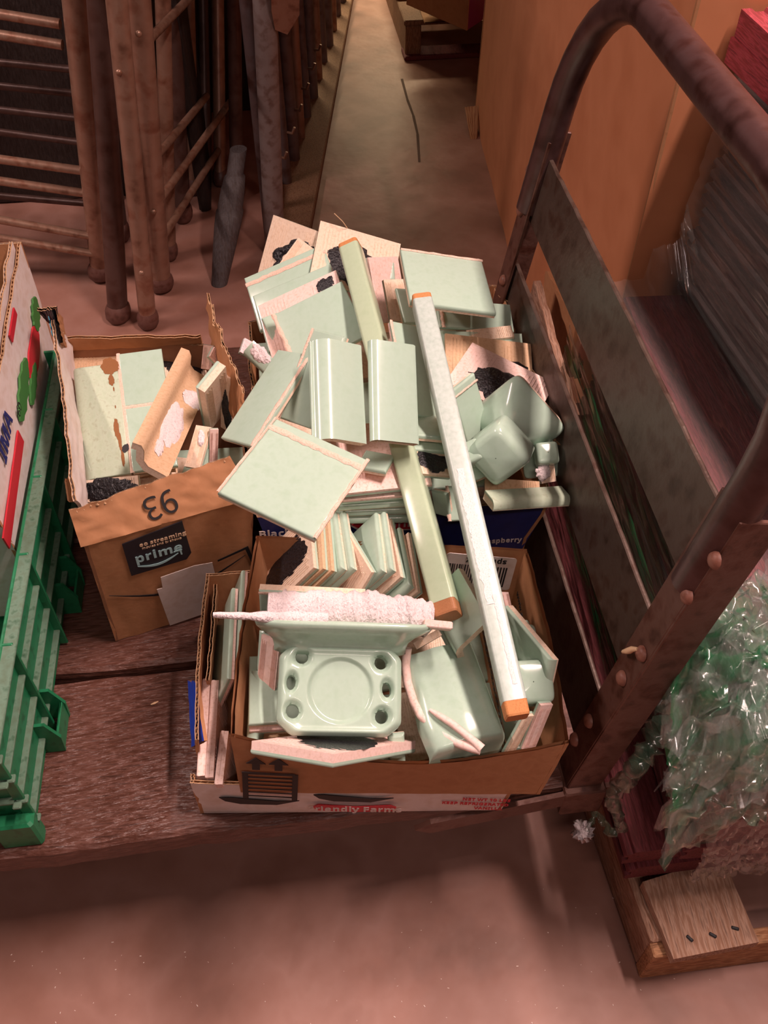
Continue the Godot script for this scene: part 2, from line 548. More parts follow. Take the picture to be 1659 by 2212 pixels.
func lamp(at: Vector3, turn: float, l: float, energy: float, color: Color, label: String):
	var t := thing("ceiling_lamp", label, "ceiling lamp", Transform3D(Basis(Vector3.UP, deg_to_rad(turn)), at))
	var b := Mb.new()
	b.cbox(Transform3D(Basis(), Vector3(0, 0.05, 0)), Vector3(0.16, 0.05, l + 0.06), 0.008)
	put(t, "housing", b.mesh(), M.fixture_white)
	for s in [-0.045, 0.045]:
		b = Mb.new(true)
		b.tube([Vector3(s, 0.008, -l / 2), Vector3(s, 0.008, l / 2)], 0.014, 12)
		put(t, "lamp_tube", b.mesh(), M.tube_glow)
	b = Mb.new()
	for s in [-0.045, 0.045]:
		for e in [-1, 1]: b.cbox(Transform3D(Basis(), Vector3(s, 0.012, e * (l / 2 + 0.008))), Vector3(0.03, 0.045, 0.02), 0.003)
	put(t, "lamp_holder", b.mesh(), M.fixture_white)
	var a := AreaLight3D.new()
	a.name = "lamp_light"
	a.area_size = Vector2(0.12, l)
	a.light_color = color
	a.light_energy = energy
	a.shadow_enabled = true
	a.set("area_range", 14.0)
	a.set("area_attenuation", 2.0)
	t.add_child(a)
	a.position = Vector3(0, -0.012, 0)
	a.rotation_degrees = Vector3(-90, 0, 0)

func setting():
	var b := Mb.new()
	b.cbox(Transform3D(Basis(), Vector3(0, -0.06, -1)), Vector3(9.2, 0.12, 11.2), 0.001)
	var fl := struct("floor", b, M.concrete)
	b = Mb.new()
	b.cbox(Transform3D(Basis(), Vector3(0, 3.46, -1)), Vector3(9.2, 0.12, 11.2), 0.001)
	struct("ceiling", b, M.ceiling_paint)
	for w in [["wall_left", Vector3(-4.55, 1.7, -1), Vector3(0.1, 3.4, 11.2)], ["wall_right", Vector3(4.55, 1.7, -1), Vector3(0.1, 3.4, 11.2)], ["wall_back", Vector3(0, 1.7, -6.55), Vector3(9, 3.4, 0.1)], ["wall_front", Vector3(0, 1.7, 4.55), Vector3(9, 3.4, 0.1)]]:
		b = Mb.new()
		b.cbox(Transform3D(Basis(), w[1]), w[2], 0.001)
		struct(w[0], b, M.wall_paint)
	# crack in the aisle floor
	b = Mb.new()
	var pts := [Vector3(0.4117, 0.0006, -2.8977), Vector3(0.4088, 0.0006, -2.7524), Vector3(0.4117, 0.0006, -2.6454), Vector3(0.4071, 0.0006, -2.5304), Vector3(0.3887, 0.0006, -2.3711)]
	for i in pts.size() - 1:
		var s := Vector3(0.004, 0, 0)
		b.quad(pts[i] - s, pts[i + 1] - s * 0.8, pts[i + 1] + s * 0.8, pts[i] + s)
	put(fl, "crack", b.mesh(), M.crack)
	# grit lying on the floor in front of the cart
	b = Mb.new()
	for i in 150:
		var p := Vector3(rng.randf_range(-0.45, 0.5), 0.0, rng.randf_range(-0.42, -0.2))
		var s := rng.randf_range(0.0004, 0.0011)
		b.cbox(Transform3D(Basis(Vector3.UP, rng.randf() * TAU), p + Vector3.UP * s * 0.4), Vector3(s, s, s * rng.randf_range(1.0, 3.0)), s * 0.2)
	var gr := put(self, "grit", b.mesh(), M.dust_speck)
	gr.set_meta("kind", "stuff")
	gr.set_meta("label", "pale grit scattered over the bare floor in front of the cart")
	gr.set_meta("category", "grit")

const LEAN := 0.1584
func hp(y: float, z: float, a := 0.0) -> Vector3:
	return Vector3(0.268 + a + (y - 0.25) * LEAN, y, z)

func angle_iron(b: Mb, z0: float, z1: float, fz: float, y0: float, y1: float):
	# web in the plane of the handle, flange towards +x at fz
	var up := Vector3(LEAN, 1, 0).normalized()
	var mid := (hp(y0, (z0 + z1) / 2) + hp(y1, (z0 + z1) / 2)) / 2
	var l := hp(y0, 0).distance_to(hp(y1, 0))
	var bs := Basis(up.cross(Vector3.BACK).normalized(), up, Vector3.BACK)
	b.cbox(Transform3D(bs, mid), Vector3(0.005, l, absf(z1 - z0)), 0.001)
	var f := mid
	f.z = fz
	b.cbox(Transform3D(bs, f + bs.x * 0.018), Vector3(0.04, l, 0.005), 0.001)

func cart():
	var t := thing("platform_cart", "old wooden platform cart with a riveted steel handle end, carrying the boxes of tile", "cart", Vector3(-0.3, 0.0, -0.87))
	var zs := [[-0.44, -0.659], [-0.668, -0.878], [-0.886, -1.096], [-1.104, -1.3]]
	for k in 4:
		var z0: float = zs[k][0]
		var z1: float = zs[k][1]
		var b := Mb.new()
		# plank with a worn, uneven front arris
		var n := 60
		var rings := []
		for i in n + 1:
			var x := lerpf(-1.3, 0.262, float(i) / n)
			fn.seed = 5 + k; fn.frequency = 1.0
			var e := 0.004 * fn.get_noise_2d(x * 9, 1) + 0.002 * fn.get_noise_2d(x * 40, 5)
			var e2 := 0.004 * fn.get_noise_2d(x * 12, 8)
			var sk := -0.01 * x if k == 0 else 0.0
			var q := PackedVector3Array()
			for c in [[z0 - 0.006, 0.0], [z0 - 0.001, -0.004], [z0, -0.012], [z0 - 0.001, -0.036], [z0 - 0.006, -0.045], [z1 + 0.004, -0.045], [z1, -0.04], [z1, -0.005], [z1 + 0.004, 0.0]]:
				q.append(Vector3(x, 0.25 + c[1] + (e2 * 0.4 if c[1] > -0.02 else 0.0), c[0] + sk + (e if c[0] > z0 - 0.007 else e2)))
			rings.append(q)
		b.loft(rings, true, true, false)
		part(t, "deck_plank", b, M.deck_wood)
	# frame rails, axle block and wheels below the deck
	var b := Mb.new()
	for z in [-0.56, -1.18]: b.cbox(Transform3D(Basis(), Vector3(-0.52, 0.175, z)), Vector3(1.5, 0.06, 0.05), 0.004)
	part(t, "frame_rail", b, M.post_steel)
	for w in [[-0.05, -0.72], [-0.05, -1.15], [-1.1, -0.62], [-1.1, -1.15]]:
		b = Mb.new(true)
		var ring := []
		for c in [[0.0, -0.02], [0.066, -0.02], [0.072, -0.012], [0.072, 0.012], [0.066, 0.02], [0.0, 0.02]]:
			var q := PackedVector3Array()
			for a in 24: q.append(Vector3(w[0] + cos(TAU * a / 24) * c[0], 0.073 + sin(TAU * a / 24) * c[0], w[1] + c[1]))
			ring.append(q)
		b.loft(ring, true, false, false)
		var wh := part(t, "wheel", b, M.black_ink)
		b = Mb.new()
		for s in [-0.028, 0.028]: b.cbox(Transform3D(Basis(), Vector3(w[0], 0.11, w[1] + s)), Vector3(0.05, 0.1, 0.005), 0.001)
		sub(wh, "wheel_fork", b, M.post_steel)
	# steel end channel and corner strap
	b = Mb.new()
	b.cbox(Transform3D(Basis(), Vector3(0.286, 0.215, -0.89)), Vector3(0.05, 0.06, 0.8), 0.002)  # widened to keep lamp light off the floor below
	b.cbox(Transform3D(Basis(), Vector3(0.286, 0.222, -0.463)), Vector3(0.05, 0.052, 0.06), 0.002)  # added block closing the gap where lamp light leaked past the deck
	part(t, "end_channel", b, M.post_steel)
	b = Mb.new()
	var sp := PackedVector2Array()
	sp.append_array(arc(Vector2(0.118, 0), 0.014, -90, 90, 8))
	sp.append_array(PackedVector2Array([Vector2(-0.1, 0.013), Vector2(-0.118, 0.004), Vector2(-0.1, -0.012)]))
	var s0: Vector3 = Vector3(0.2037, 0.232, -0.4351)
	var s1: Vector3 = Vector3(0.2846, 0.232, -0.4421)
	b.prism(frame(s0, s1 - s0, Vector3.UP), sp, 0.0, 0.006)
	var st := part(t, "corner_strap", b, M.post_steel)
	# posts
	b = Mb.new()
	angle_iron(b, -0.444, -0.482, -0.444, 0.225, 0.7)
	var pn := part(t, "handle_post", b, M.post_steel)
	b = Mb.new()
	angle_iron(b, -1.072, -1.108, -1.108, 0.225, 0.7)
	var pf := part(t, "handle_post", b, M.post_steel)
	for r in [Vector3(0.3293, 0.6561, -0.4411), Vector3(0.3208, 0.6026, -0.4456), Vector3(0.3047, 0.5005, -0.4549), Vector3(0.2967, 0.4499, -0.46), Vector3(0.2814, 0.3539, -0.4678), Vector3(0.274, 0.3069, -0.4717), Vector3(0.3279, 0.6474, -1.1043), Vector3(0.3197, 0.5951, -1.0959), Vector3(0.3035, 0.4934, -1.0859)]:
		var q := []
		var ax := Vector3(-1, LEAN, 0).normalized()
		for c in [[0.0, 0.0082], [0.002, 0.008], [0.0045, 0.0062], [0.006, 0.003], [0.0064, 0.0005]]:
			var ring := PackedVector3Array()
			for a in 14: ring.append(r + ax * c[0] + (Vector3.BACK * cos(TAU * a / 14) + Vector3(LEAN, 1, 0).normalized() * sin(TAU * a / 14)) * c[1])
			q.append(ring)
		b = Mb.new(true)
		b.loft(q)
		sub(pn if r.z > -0.8 else pf, "rivet", b, M.rivet_steel)
	# bent pipe
	b = Mb.new(true)
	var pts := []
	var R := 0.165
	pts.append(hp(0.6, -1.09, 0.006)); pts.append(hp(0.7, -1.09, 0.006))
	for i in 9:
		var a := PI / 2 * i / 8
		pts.append(hp(0.735 + R * sin(a), -1.09 + R * (1 - cos(a)), 0.006))
	pts.append(hp(0.9, -0.76, 0.006))
	for i in 9:
		var a := PI / 2 * (1 - i / 8.0)
		pts.append(hp(0.735 + R * sin(a), -0.46 - R * (1 - cos(a)), 0.006))
	pts.append(hp(0.7, -0.46, 0.006)); pts.append(hp(0.6, -0.46, 0.006))
	b.tube(pts, 0.0185, 20)
	part(t, "handle_pipe", b, M.pipe_steel)
	# three flat slats riveted behind the posts
	for s in [[0.59, 0.677], [0.437, 0.522], [0.288, 0.375]]:
		b = Mb.new()
		var up := Vector3(LEAN, 1, 0).normalized()
		var bs := Basis(up.cross(Vector3.BACK).normalized(), up, Vector3.BACK)
		var y0: float = s[0]
		var y1: float = s[1]
		var n := 40
		var rings := []
		for i in n + 1:
			var z := lerpf(-0.448, -1.1, float(i) / n)
			fn.seed = int(y0 * 1000); fn.frequency = 1.0
			var e := 0.0012 * fn.get_noise_2d(z * 30, 2) + (0.003 * maxf(0.0, fn.get_noise_2d(z * 14, 7) - 0.3))
			var q := PackedVector3Array()
			for c in [[y0, 0.0055], [y0, 0.0105], [y1 - e, 0.0105], [y1 - e + 0.0006, 0.009], [y1 - e + 0.0006, 0.007], [y1 - e, 0.0055]]: q.append(hp(c[0], z, c[1]))
			rings.append(q)
		b.loft(rings, true, true, false)
		part(t, "handle_slat", b, M.slat_steel)

func lumber():
	# pallet
	var t := thing("pallet", "weathered wooden pallet on the floor under the red lumber", "pallet", Vector3(0.7, 0, -0.7))
	var b := Mb.new()
	for x in [0.358, 0.68, 1.0]:
		b = Mb.new()
		b.cbox(Transform3D(Basis(Vector3.UP, 0.06), Vector3(x - 0.004, 0.05, -0.69)), Vector3(0.04, 0.09, 0.76), 0.003)
		part(t, "stringer", b, M.pallet_wood)
	b = Mb.new()
	b.cbox(frame(Vector3(0.3568, 0.045, -0.3032) + Vector3(0.26, 0, 0), Vector3(1, 0.0, 0.0), Vector3.UP), Vector3(0.52, 0.085, 0.018), 0.002)
	part(t, "end_board", b, M.stringer_wood)
	for k in 4:
		b = Mb.new()
		var z := -0.42 - k * 0.2
		if k == 0: continue
		b.cbox(Transform3D(Basis(), Vector3(0.68, 0.104, z)), Vector3(0.72, 0.016, 0.1), 0.002)
		part(t, "deck_board", b, M.pallet_wood)
	var lb := Mb.new()
	var c0: Vector3 = Vector3(0.3734, 0.104, -0.2857)
	var c1: Vector3 = Vector3(0.4793, 0.104, -0.2916)
	var c2: Vector3 = Vector3(0.4671, 0.118, -0.3895)
	var c3: Vector3 = Vector3(0.3604, 0.118, -0.3714)
	var ringa := PackedVector3Array([c0, c1, c2, c3])
	var ringb := PackedVector3Array()
	for v in ringa: ringb.append(v - Vector3(0, 0.017, 0))
	lb.loft([ringa, ringb], true, true, false)
	var fb := part(t, "deck_board", lb, M.pallet_wood)
	for v in [Vector3(0.3986, 0.1075, -0.3046), Vector3(0.4268, 0.1075, -0.3048), Vector3(0.4557, 0.1075, -0.3091)]:
		lb = Mb.new()
		lb.cbox(Transform3D(Basis(Vector3.UP, 0.2 + v.x * 9.0), v), Vector3(0.004, 0.002, 0.009), 0.0018)
		sub(fb, "nail_hole", lb, M.black_ink)
	# lumber: boards with a tongue and groove; a low tier and, behind its edge, a tall tier
	var rows := []
	rows.append([0.338, 0.155, 0.0, -0.375, 3]); rows.append([0.33, 0.188, 0.0, -0.385, 3])
	for i in 9: rows.append([0.388 + 0.004 * i + 0.004 * sin(i * 2.0), 0.221 + 0.033 * i, 3.2, -0.37, 2])
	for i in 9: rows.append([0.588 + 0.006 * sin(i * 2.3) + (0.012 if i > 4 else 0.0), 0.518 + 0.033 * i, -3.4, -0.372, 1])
	for i in rows.size():
		var r = rows[i]
		for c in r[4]:
			var z0: float = r[3] + rng.randf_range(-0.006, 0.004)
			var z1 := -1.055 + rng.randf_range(-0.012, 0.012)
			var w := 0.14
			var hh := 0.03
			var pr := PackedVector2Array([Vector2(0, 0.002), Vector2(0.002, 0), Vector2(w, 0), Vector2(w, 0.01), Vector2(w + 0.006, 0.011), Vector2(w + 0.006, 0.019), Vector2(w, 0.02), Vector2(w, hh - 0.003), Vector2(w - 0.003, hh), Vector2(0.012, hh), Vector2(0.01, hh - 0.004), Vector2(0.003, hh - 0.004), Vector2(0, hh - 0.008), Vector2(0, 0.02), Vector2(0.006, 0.019), Vector2(0.006, 0.011), Vector2(0, 0.01)])
			b = Mb.new()
			var at := Transform3D(Basis(Vector3.UP, -deg_to_rad(r[2]) + rng.randf_range(-0.004, 0.004)), Vector3(r[0] + c * 0.148, r[1] - 0.035, z0))
			b.prism(at, pr, 0.0, z1 - z0)
			var lab: String
			var col: String = ["nearest the handle", "second from the handle", "third from the handle"][c]
			if i < 2: lab = "red board of the %s lowest layer on the pallet, %s" % [["very", "next"][i], col]
			elif i < 11: lab = "red board in the low tier of the stack, %s layer up, %s" % [ORD[i - 2], col]
			else: lab = "board coloured darker for shade in the tall tier of the wrapped stack, %s layer up" % ORD[i - 11]
			var o := thing("lumber_board", lab, "board", at.origin, ["red boards in the lowest layers", "red boards in the low tier", "red boards in the tall tier"][0 if i < 2 else (1 if i < 11 else 2)])
			part(o, "timber", b, M.red_wood if i < 11 else M.red_wood_shaded)
	for k in 2:
		var tb := Mb.new()
		var at := Transform3D(Basis(Vector3.UP, deg_to_rad(3.4 - 1.5 * k)), Vector3(0.5365, 0.8, -1.0692) + Vector3(0.004 * k, 0.03 * k - 0.012, 0))
		tb.prism(at, PackedVector2Array([Vector2(0, 0), Vector2(0.16, 0), Vector2(0.16, 0.029), Vector2(0.03, 0.029), Vector2(0.028, 0.025), Vector2(0.014, 0.025), Vector2(0.012, 0.029), Vector2(0, 0.029)]), 0.0, 0.62)
		var o2 := thing("loose_board", ["darker red board directly under the topmost loose red board", "bright red grooved board lying loose on top of the stack behind the handle pipe"][k], "board", at.origin)
		part(o2, "timber", tb, M.red_bright)
	# stretch film over the stack
	# cross-sections of the wrap at the near and the far end
	var pn_ := [Vector2(0.383, 0.215), Vector2(0.381, 0.3), Vector2(0.384, 0.4), Vector2(0.392, 0.47), Vector2(0.402, 0.488), Vector2(0.43, 0.491), Vector2(0.5, 0.492), Vector2(0.55, 0.5), Vector2(0.575, 0.53), Vector2(0.582, 0.58), Vector2(0.584, 0.65), Vector2(0.59, 0.74), Vector2(0.6, 0.78), Vector2(0.63, 0.79), Vector2(0.74, 0.79)]
	var sh_ := [0.04, 0.04, 0.04, 0.04, 0.04, 0.038, 0.02, -0.01, -0.036, -0.042, -0.042, -0.042, -0.042, -0.042, -0.042]
	var f := func(u: float, v: float) -> Vector3:
		var k := u * (pn_.size() - 1)
		var i := mini(int(k), pn_.size() - 2)
		var q: Vector2 = pn_[i].lerp(pn_[i + 1], k - i)
		q.x += lerpf(sh_[i], sh_[i + 1], k - i) * v
		var dirn: Vector2 = (pn_[i + 1] - pn_[i]).normalized()
		var nn := Vector2(-dirn.y, dirn.x)
		fn.seed = 77; fn.frequency = 1.0
		var z := lerpf(-0.362, -1.062, v)
		var wr := 0.006 * fn.get_noise_2d(u * 34 + v * 2.0, v * 2.2) + 0.003 * fn.get_noise_2d(u * 110 + v * 4.0, v * 4.0) + 0.005
		# bridges the corner at the far end
		if v > 0.9 and u > 0.4 and u < 0.62: q.y += (v - 0.9) * 0.5
		q += nn * wr
		return Vector3(q.x, q.y, z)
	var fm := thing("stretch_film", "clear stretch film pulled tight over the whole stack of red boards", "plastic film", Vector3(0.6, 0.13, -0.8))
	b = Mb.new(true)
	b.grid(240, 60, f)
	part(fm, "side_film", b, M.film_clear)
	b = Mb.new(true)
	var fr := func(u: float, v: float) -> Vector3:
		fn.seed = 78; fn.frequency = 1.0
		var x := lerpf(0.372, 0.8, u)
		var y := lerpf(0.15, 0.492, v)
		var pull := 0.03 * (1.0 - v) * (1.0 - v) * clampf(1.0 - u * 6.0, 0, 1)
		return Vector3(x + pull, y, -0.355 + 0.009 * fn.get_noise_2d(u * 26 - v * 6, v * 3) + 0.008 * fn.get_noise_2d(u * 7 + v * 4, v * 20) + 0.012 * sin(PI * v))
	b.grid(140, 60, fr)
	part(fm, "end_film", b, M.film_clear)
	b = Mb.new(true)
	var fg := func(u: float, v: float) -> Vector3:
		fn.seed = 79; fn.frequency = 1.0
		var z := lerpf(-1.05, -0.5, v)
		var y := lerpf(0.2, 0.44, u)
		return Vector3(0.366 + 0.036 * (1.0 - v) - 0.004 + 0.007 * fn.get_noise_2d(u * 22, v * 3), y, z)
	b.grid(60, 40, fg)
	part(fm, "green_film", b, M.film_green)
	# crumpled wad of film on the near end
	var wd := thing("film_wad", "crumpled wad of green tinted stretch film heaped on the near end of the lumber", "plastic film", Vector3(0.5, 0.33, -0.45))
	for k in 4:
		b = Mb.new(true)
		var fw := func(u: float, v: float) -> Vector3:
			fn.seed = 90 + k; fn.frequency = 1.0
			var x := 0.336 + 0.34 * u
			var z := -0.335 - 0.012 * k - 0.16 * pow(v, 1.6)
			var h := lerpf(0.385, 0.5, clampf(v * 1.5, 0, 1)) + 0.02 * sin(PI * v) + 0.006 * k
			h += 0.03 * absf(fn.get_noise_2d(u * 5, v * 4)) + 0.02 * (0.5 - absf(fn.get_noise_2d(u * 10 + k, v * 7))) + 0.004 * fn.get_noise_2d(u * 30, v * 22)
			if u < 0.16: h -= (0.16 - u) * (0.5 + 0.5 * fn.get_noise_2d(v * 9, 3))
			return Vector3(x + 0.012 * fn.get_noise_2d(u * 12, v * 9 + 40), h - 0.02, z + 0.03 * fn.get_noise_2d(u * 7 + 30, v * 6) + 0.012 * fn.get_noise_2d(u * 17 + 30, v * 14))
		b.grid(64, 48, fw, k != 1)
		part(wd, "film_fold", b, [M.film_bunch, M.film_clear, M.film_green, M.film_clear][k])
	# tail of film hanging off the corner
	b = Mb.new(true)
	var tp := [Vector3(0.3568, 0.37, -0.4479), Vector3(0.3237, 0.34, -0.419), Vector3(0.3061, 0.27, -0.4173), Vector3(0.3301, 0.2, -0.4068), Vector3(0.317, 0.19, -0.407), Vector3(0.3118, 0.18, -0.4377), Vector3(0.2971, 0.17, -0.4236)]
	var cv := Curve3D.new()
	for p in tp: cv.add_point(p, Vector3(0.006, 0.006, 0.01), Vector3(-0.006, -0.006, -0.01))
	var ps := []
	var rs := []
	for i in 60:
		ps.append(cv.sample_baked(cv.get_baked_length() * i / 59.0) + Vector3(sin(i * 1.7), cos(i * 2.3), sin(i * 1.1)) * 0.002)
		rs.append(lerpf(0.022, 0.004, sqrt(i / 59.0)) * (0.75 + 0.35 * sin(i * 2.9)))
	b.tube(ps, rs, 9, true)
	part(wd, "film_tail", b, M.film_bunch)
	var sc := thing("foam_scrap", "small crumpled lilac white scrap on the floor at the end of the film tail", "scrap", Vector3(0.3097, 0.1, -0.4488))
	var sb := Mb.new(true)
	sb.grid(14, 10, func(u, v):
		var a: float = u * TAU
		var bb: float = (v - 0.5) * PI
		var r := 0.011 + 0.006 * sin(a * 3 + bb * 5) + 0.003 * sin(a * 7)
		return Vector3(cos(a) * cos(bb), sin(bb), sin(a) * cos(bb)) * r)
	put(sc, "wad", sb.mesh(), M.plaster)

func background_box():
	var t := thing("large_carton", "very large plain brown cardboard carton standing behind the cart handle", "cardboard box", Vector3(1.0, 0, -2.0))
	var bl: Vector3 = Vector3(0.5925, 0, -2.6394)
	var br: Vector3 = Vector3(0.5315, 0, -1.8207)
	var d := (br - bl).normalized()
	var nr := bl + d * 1.56
	var up := Vector3(0.04, 2.2, 0.0)  # unseen upper part made tall to shade the aisle from the handle lamp
	var side := Vector3(-d.z, 0, d.x) * -1.0
	if side.x < 0: side = -side
	var cs := [bl, nr, nr + side * 0.7, bl + side * 0.7]
	for i in 4:
		var a: Vector3 = cs[(i + 1) % 4]
		var c: Vector3 = cs[i]
		panel(t, "side_panel", c + up, a + up, a, c, M.kraft_orange, M.kraft, {"flute": false, "bulge": -0.01 if i == 0 else 0.0, "crum": 0.004, "seed": 60 + i})
	panel(t, "top_flap", cs[3] + up, cs[2] + up, cs[1] + up, cs[0] + up, M.kraft_orange, M.kraft, {"flute": false})
	# torn cardboard and battens leaning behind the slats
	for k in 3:
		var o := thing("leaning_batten", ["pale split wooden batten leaning between the slats and the carton", "brown strip of torn cardboard standing beside the split batten", "short brown offcut poking out at the end of the wrapped lumber"][k], ["wood strip", "cardboard", "wood strip"][k], [Vector3(0.424, 0.25, -1.2984), Vector3(0.4525, 0.25, -1.2949), Vector3(0.4435, 0.3, -1.13)][k])
		var b := Mb.new()
		var p0: Vector3 = [Vector3(0.4, 0.3384, -1.2584), Vector3(0.44, 0.2966, -1.3135), Vector3(0.46, 0.2597, -1.1906)][k]
		var p1: Vector3 = [Vector3(0.4, 0.2877, -0.9843), Vector3(0.44, 0.3201, -1.1286), Vector3(0.46, 0.2644, -1.1481)][k]
		var n := 16
		var rings := []
		var sd: Vector3 = (p1 - p0).normalized().cross(Vector3.RIGHT).normalized() * [0.035, 0.05, 0.015][k]
		for i in n + 1:
			fn.seed = 300 + k; fn.frequency = 1.0
			var p := p0.lerp(p1, float(i) / n)
			var e := 1.0 + 0.3 * fn.get_noise_2d(i * 0.7, k)
			rings.append(PackedVector3Array([p - sd * e, p + sd * e, p + sd * e + Vector3(0.012, 0, 0), p - sd * e + Vector3(0.012, 0, 0)]))
		b.loft(rings, true, true, false)
		part(o, "strip", b, [M.pallet_wood, M.kraft, M.board_wood][k])

func post(t: Node3D, top: Vector3, base: Vector3, r: float, m: Material, glide := true) -> MeshInstance3D:
	var b := Mb.new(true)
	var d := (top - base).normalized()
	var tall := top + d * 0.45
	b.tube([base + d * 0.03, base.lerp(top, 0.5), tall], r, 14)
	var p := part(t, "post", b, m)
	if glide:
		b = Mb.new(true)
		var q := []
		for c in [[0.0, 0.6], [0.002, 0.95], [0.012, 1.25], [0.026, 1.3], [0.036, 1.2], [0.042, 1.05]]:
			var ring := PackedVector3Array()
			for a in 16: ring.append(base + d * c[0] + Vector3(cos(TAU * a / 16), 0, sin(TAU * a / 16)) * r * c[1])
			q.append(ring)
		b.loft(q)
		sub(p, "glide", b, M.glide)
	return p

func knob(p: Node3D, at: Vector3, r := 0.006):
	var b := Mb.new(true)
	var q := []
	for k in 5:
		var ring := PackedVector3Array()
		var a := PI / 2 * k / 4
		for i in 10: ring.append(at + Vector3(cos(TAU * i / 10) * r * cos(a), sin(TAU * i / 10) * r * cos(a), r * 0.8 * sin(a)))
		q.append(ring)
	b.loft(q, true, false)
	sub(p, "rivet", b, M.rod_paint)

func bed_frames():
	# foremost frame: thick posts with level rods running off to the left
	var t := thing("iron_bed_frame", "brown iron bed frame leaning at the left, level rods running out of the frame", "bed frame", Vector3(-0.4281, 0, -1.9271))
	post(t, Vector3(-0.3319, 0.6192, -1.86), Vector3(-0.4275, 0, -1.9195), 0.026, M.bed_paint)
	for r in [[Vector3(-0.615, 0.603, -1.93), Vector3(-0.3746, 0.5726, -1.88)], [Vector3(-0.6278, 0.5673, -1.93), Vector3(-0.3798, 0.5358, -1.88)], [Vector3(-0.7137, 0.3265, -1.93), Vector3(-0.4051, 0.2747, -1.9)], [Vector3(-0.73, 0.281, -1.93), Vector3(-0.4095, 0.2232, -1.9)], [Vector3(-0.7589, 0.2001, -1.93), Vector3(-0.4196, 0.1199, -1.9)], [Vector3(-0.7752, 0.1545, -1.93), Vector3(-0.4196, 0.075, -1.9)]]:
		var b := Mb.new(true)
		b.tube([r[0], r[1]], 0.0095, 10)
		part(t, "rod", b, M.rod_paint)
	post(t, Vector3(-0.6461, 0.6083, -1.93), Vector3(-0.8705, 0, -1.9739), 0.026, M.bed_paint)
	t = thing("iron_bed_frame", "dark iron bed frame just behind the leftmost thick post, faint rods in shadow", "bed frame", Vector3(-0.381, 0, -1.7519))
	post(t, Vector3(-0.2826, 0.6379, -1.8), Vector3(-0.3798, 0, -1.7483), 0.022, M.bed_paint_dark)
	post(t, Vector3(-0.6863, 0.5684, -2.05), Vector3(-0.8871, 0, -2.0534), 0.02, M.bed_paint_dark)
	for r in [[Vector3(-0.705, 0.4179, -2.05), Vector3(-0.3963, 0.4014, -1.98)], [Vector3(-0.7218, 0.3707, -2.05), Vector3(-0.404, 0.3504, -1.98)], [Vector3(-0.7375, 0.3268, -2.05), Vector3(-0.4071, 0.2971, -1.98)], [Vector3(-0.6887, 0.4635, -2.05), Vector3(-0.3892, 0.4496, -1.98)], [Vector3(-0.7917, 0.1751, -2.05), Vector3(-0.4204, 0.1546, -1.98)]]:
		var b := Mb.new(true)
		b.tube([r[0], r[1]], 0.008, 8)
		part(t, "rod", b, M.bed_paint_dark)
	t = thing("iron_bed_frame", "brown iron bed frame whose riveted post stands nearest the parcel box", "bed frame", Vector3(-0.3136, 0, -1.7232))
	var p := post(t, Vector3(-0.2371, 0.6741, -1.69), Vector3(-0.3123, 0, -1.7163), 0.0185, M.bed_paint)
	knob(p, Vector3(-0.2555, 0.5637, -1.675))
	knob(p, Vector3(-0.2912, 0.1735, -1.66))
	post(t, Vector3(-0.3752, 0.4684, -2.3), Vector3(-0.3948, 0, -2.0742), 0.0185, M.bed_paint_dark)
	t = thing("iron_bed_frame", "brown iron bed frame with slanting brass coloured rods running back to the right", "bed frame", Vector3(-0.2907, 0, -1.869))
	p = post(t, Vector3(-0.2087, 0.6555, -1.74), Vector3(-0.2892, 0, -1.8558), 0.0225, M.bed_paint)
	knob(p, Vector3(-0.2147, 0.6124, -1.71))
	knob(p, Vector3(-0.2618, 0.2326, -1.79))
	for r in [[Vector3(-0.2083, 0.5799, -1.76), Vector3(-0.1336, 0.5, -2.25)], [Vector3(-0.2358, 0.3469, -1.8), Vector3(-0.1544, 0.241, -2.3)], [Vector3(-0.2461, 0.2531, -1.8), Vector3(-0.0886, 0.1956, -2.4)], [Vector3(-0.2574, 0.1555, -1.82), Vector3(-0.1448, 0.1023, -2.3)]]:
		var b := Mb.new(true)
		b.tube([r[0], r[1]], 0.0085, 10)
		part(t, "rod", b, M.rod_paint)
	# dark boards added to blacken the gaps between the frames
	for k in 2:
		t = thing("added_shade_board", ["tall dark wooden headboard added to blacken the gaps behind the level rods", "dark wooden headboard added to blacken the gaps behind the slanting rods"][k], "backboard", [Vector3(-0.95, 0, -2.3), Vector3(-0.22, 0, -2.75)][k])
		var hb := Mb.new()
		hb.cbox(Transform3D(Basis(), [Vector3(-0.97, 0.885, -2.3), Vector3(-0.24, 0.885, -2.75)][k]), [Vector3(1.35, 1.77, 0.03), Vector3(0.62, 1.77, 0.03)][k], 0.006)
		part(t, "panel", hb, M.shade_backing)
		for s in [-1, 1]:
			hb = Mb.new()
			hb.cbox(Transform3D(Basis(), [Vector3(-0.97 + s * 0.68, 0.92, -2.3), Vector3(-0.24 + s * 0.32, 0.92, -2.75)][k]), Vector3(0.05, 1.84, 0.05), 0.006)
			part(t, "stile", hb, M.shade_backing)
	t = thing("added_shade_board", "dark headboard added edge on beside the turned leg to shade the aisle floor", "backboard", Vector3(-0.19, 0, -2.45))  # added to block the left lamp from the aisle floor
	var eb := Mb.new()
	eb.cbox(Transform3D(Basis(), Vector3(-0.19, 0.95, -2.45)), Vector3(0.03, 1.9, 0.54), 0.006)
	part(t, "panel", eb, M.shade_backing)
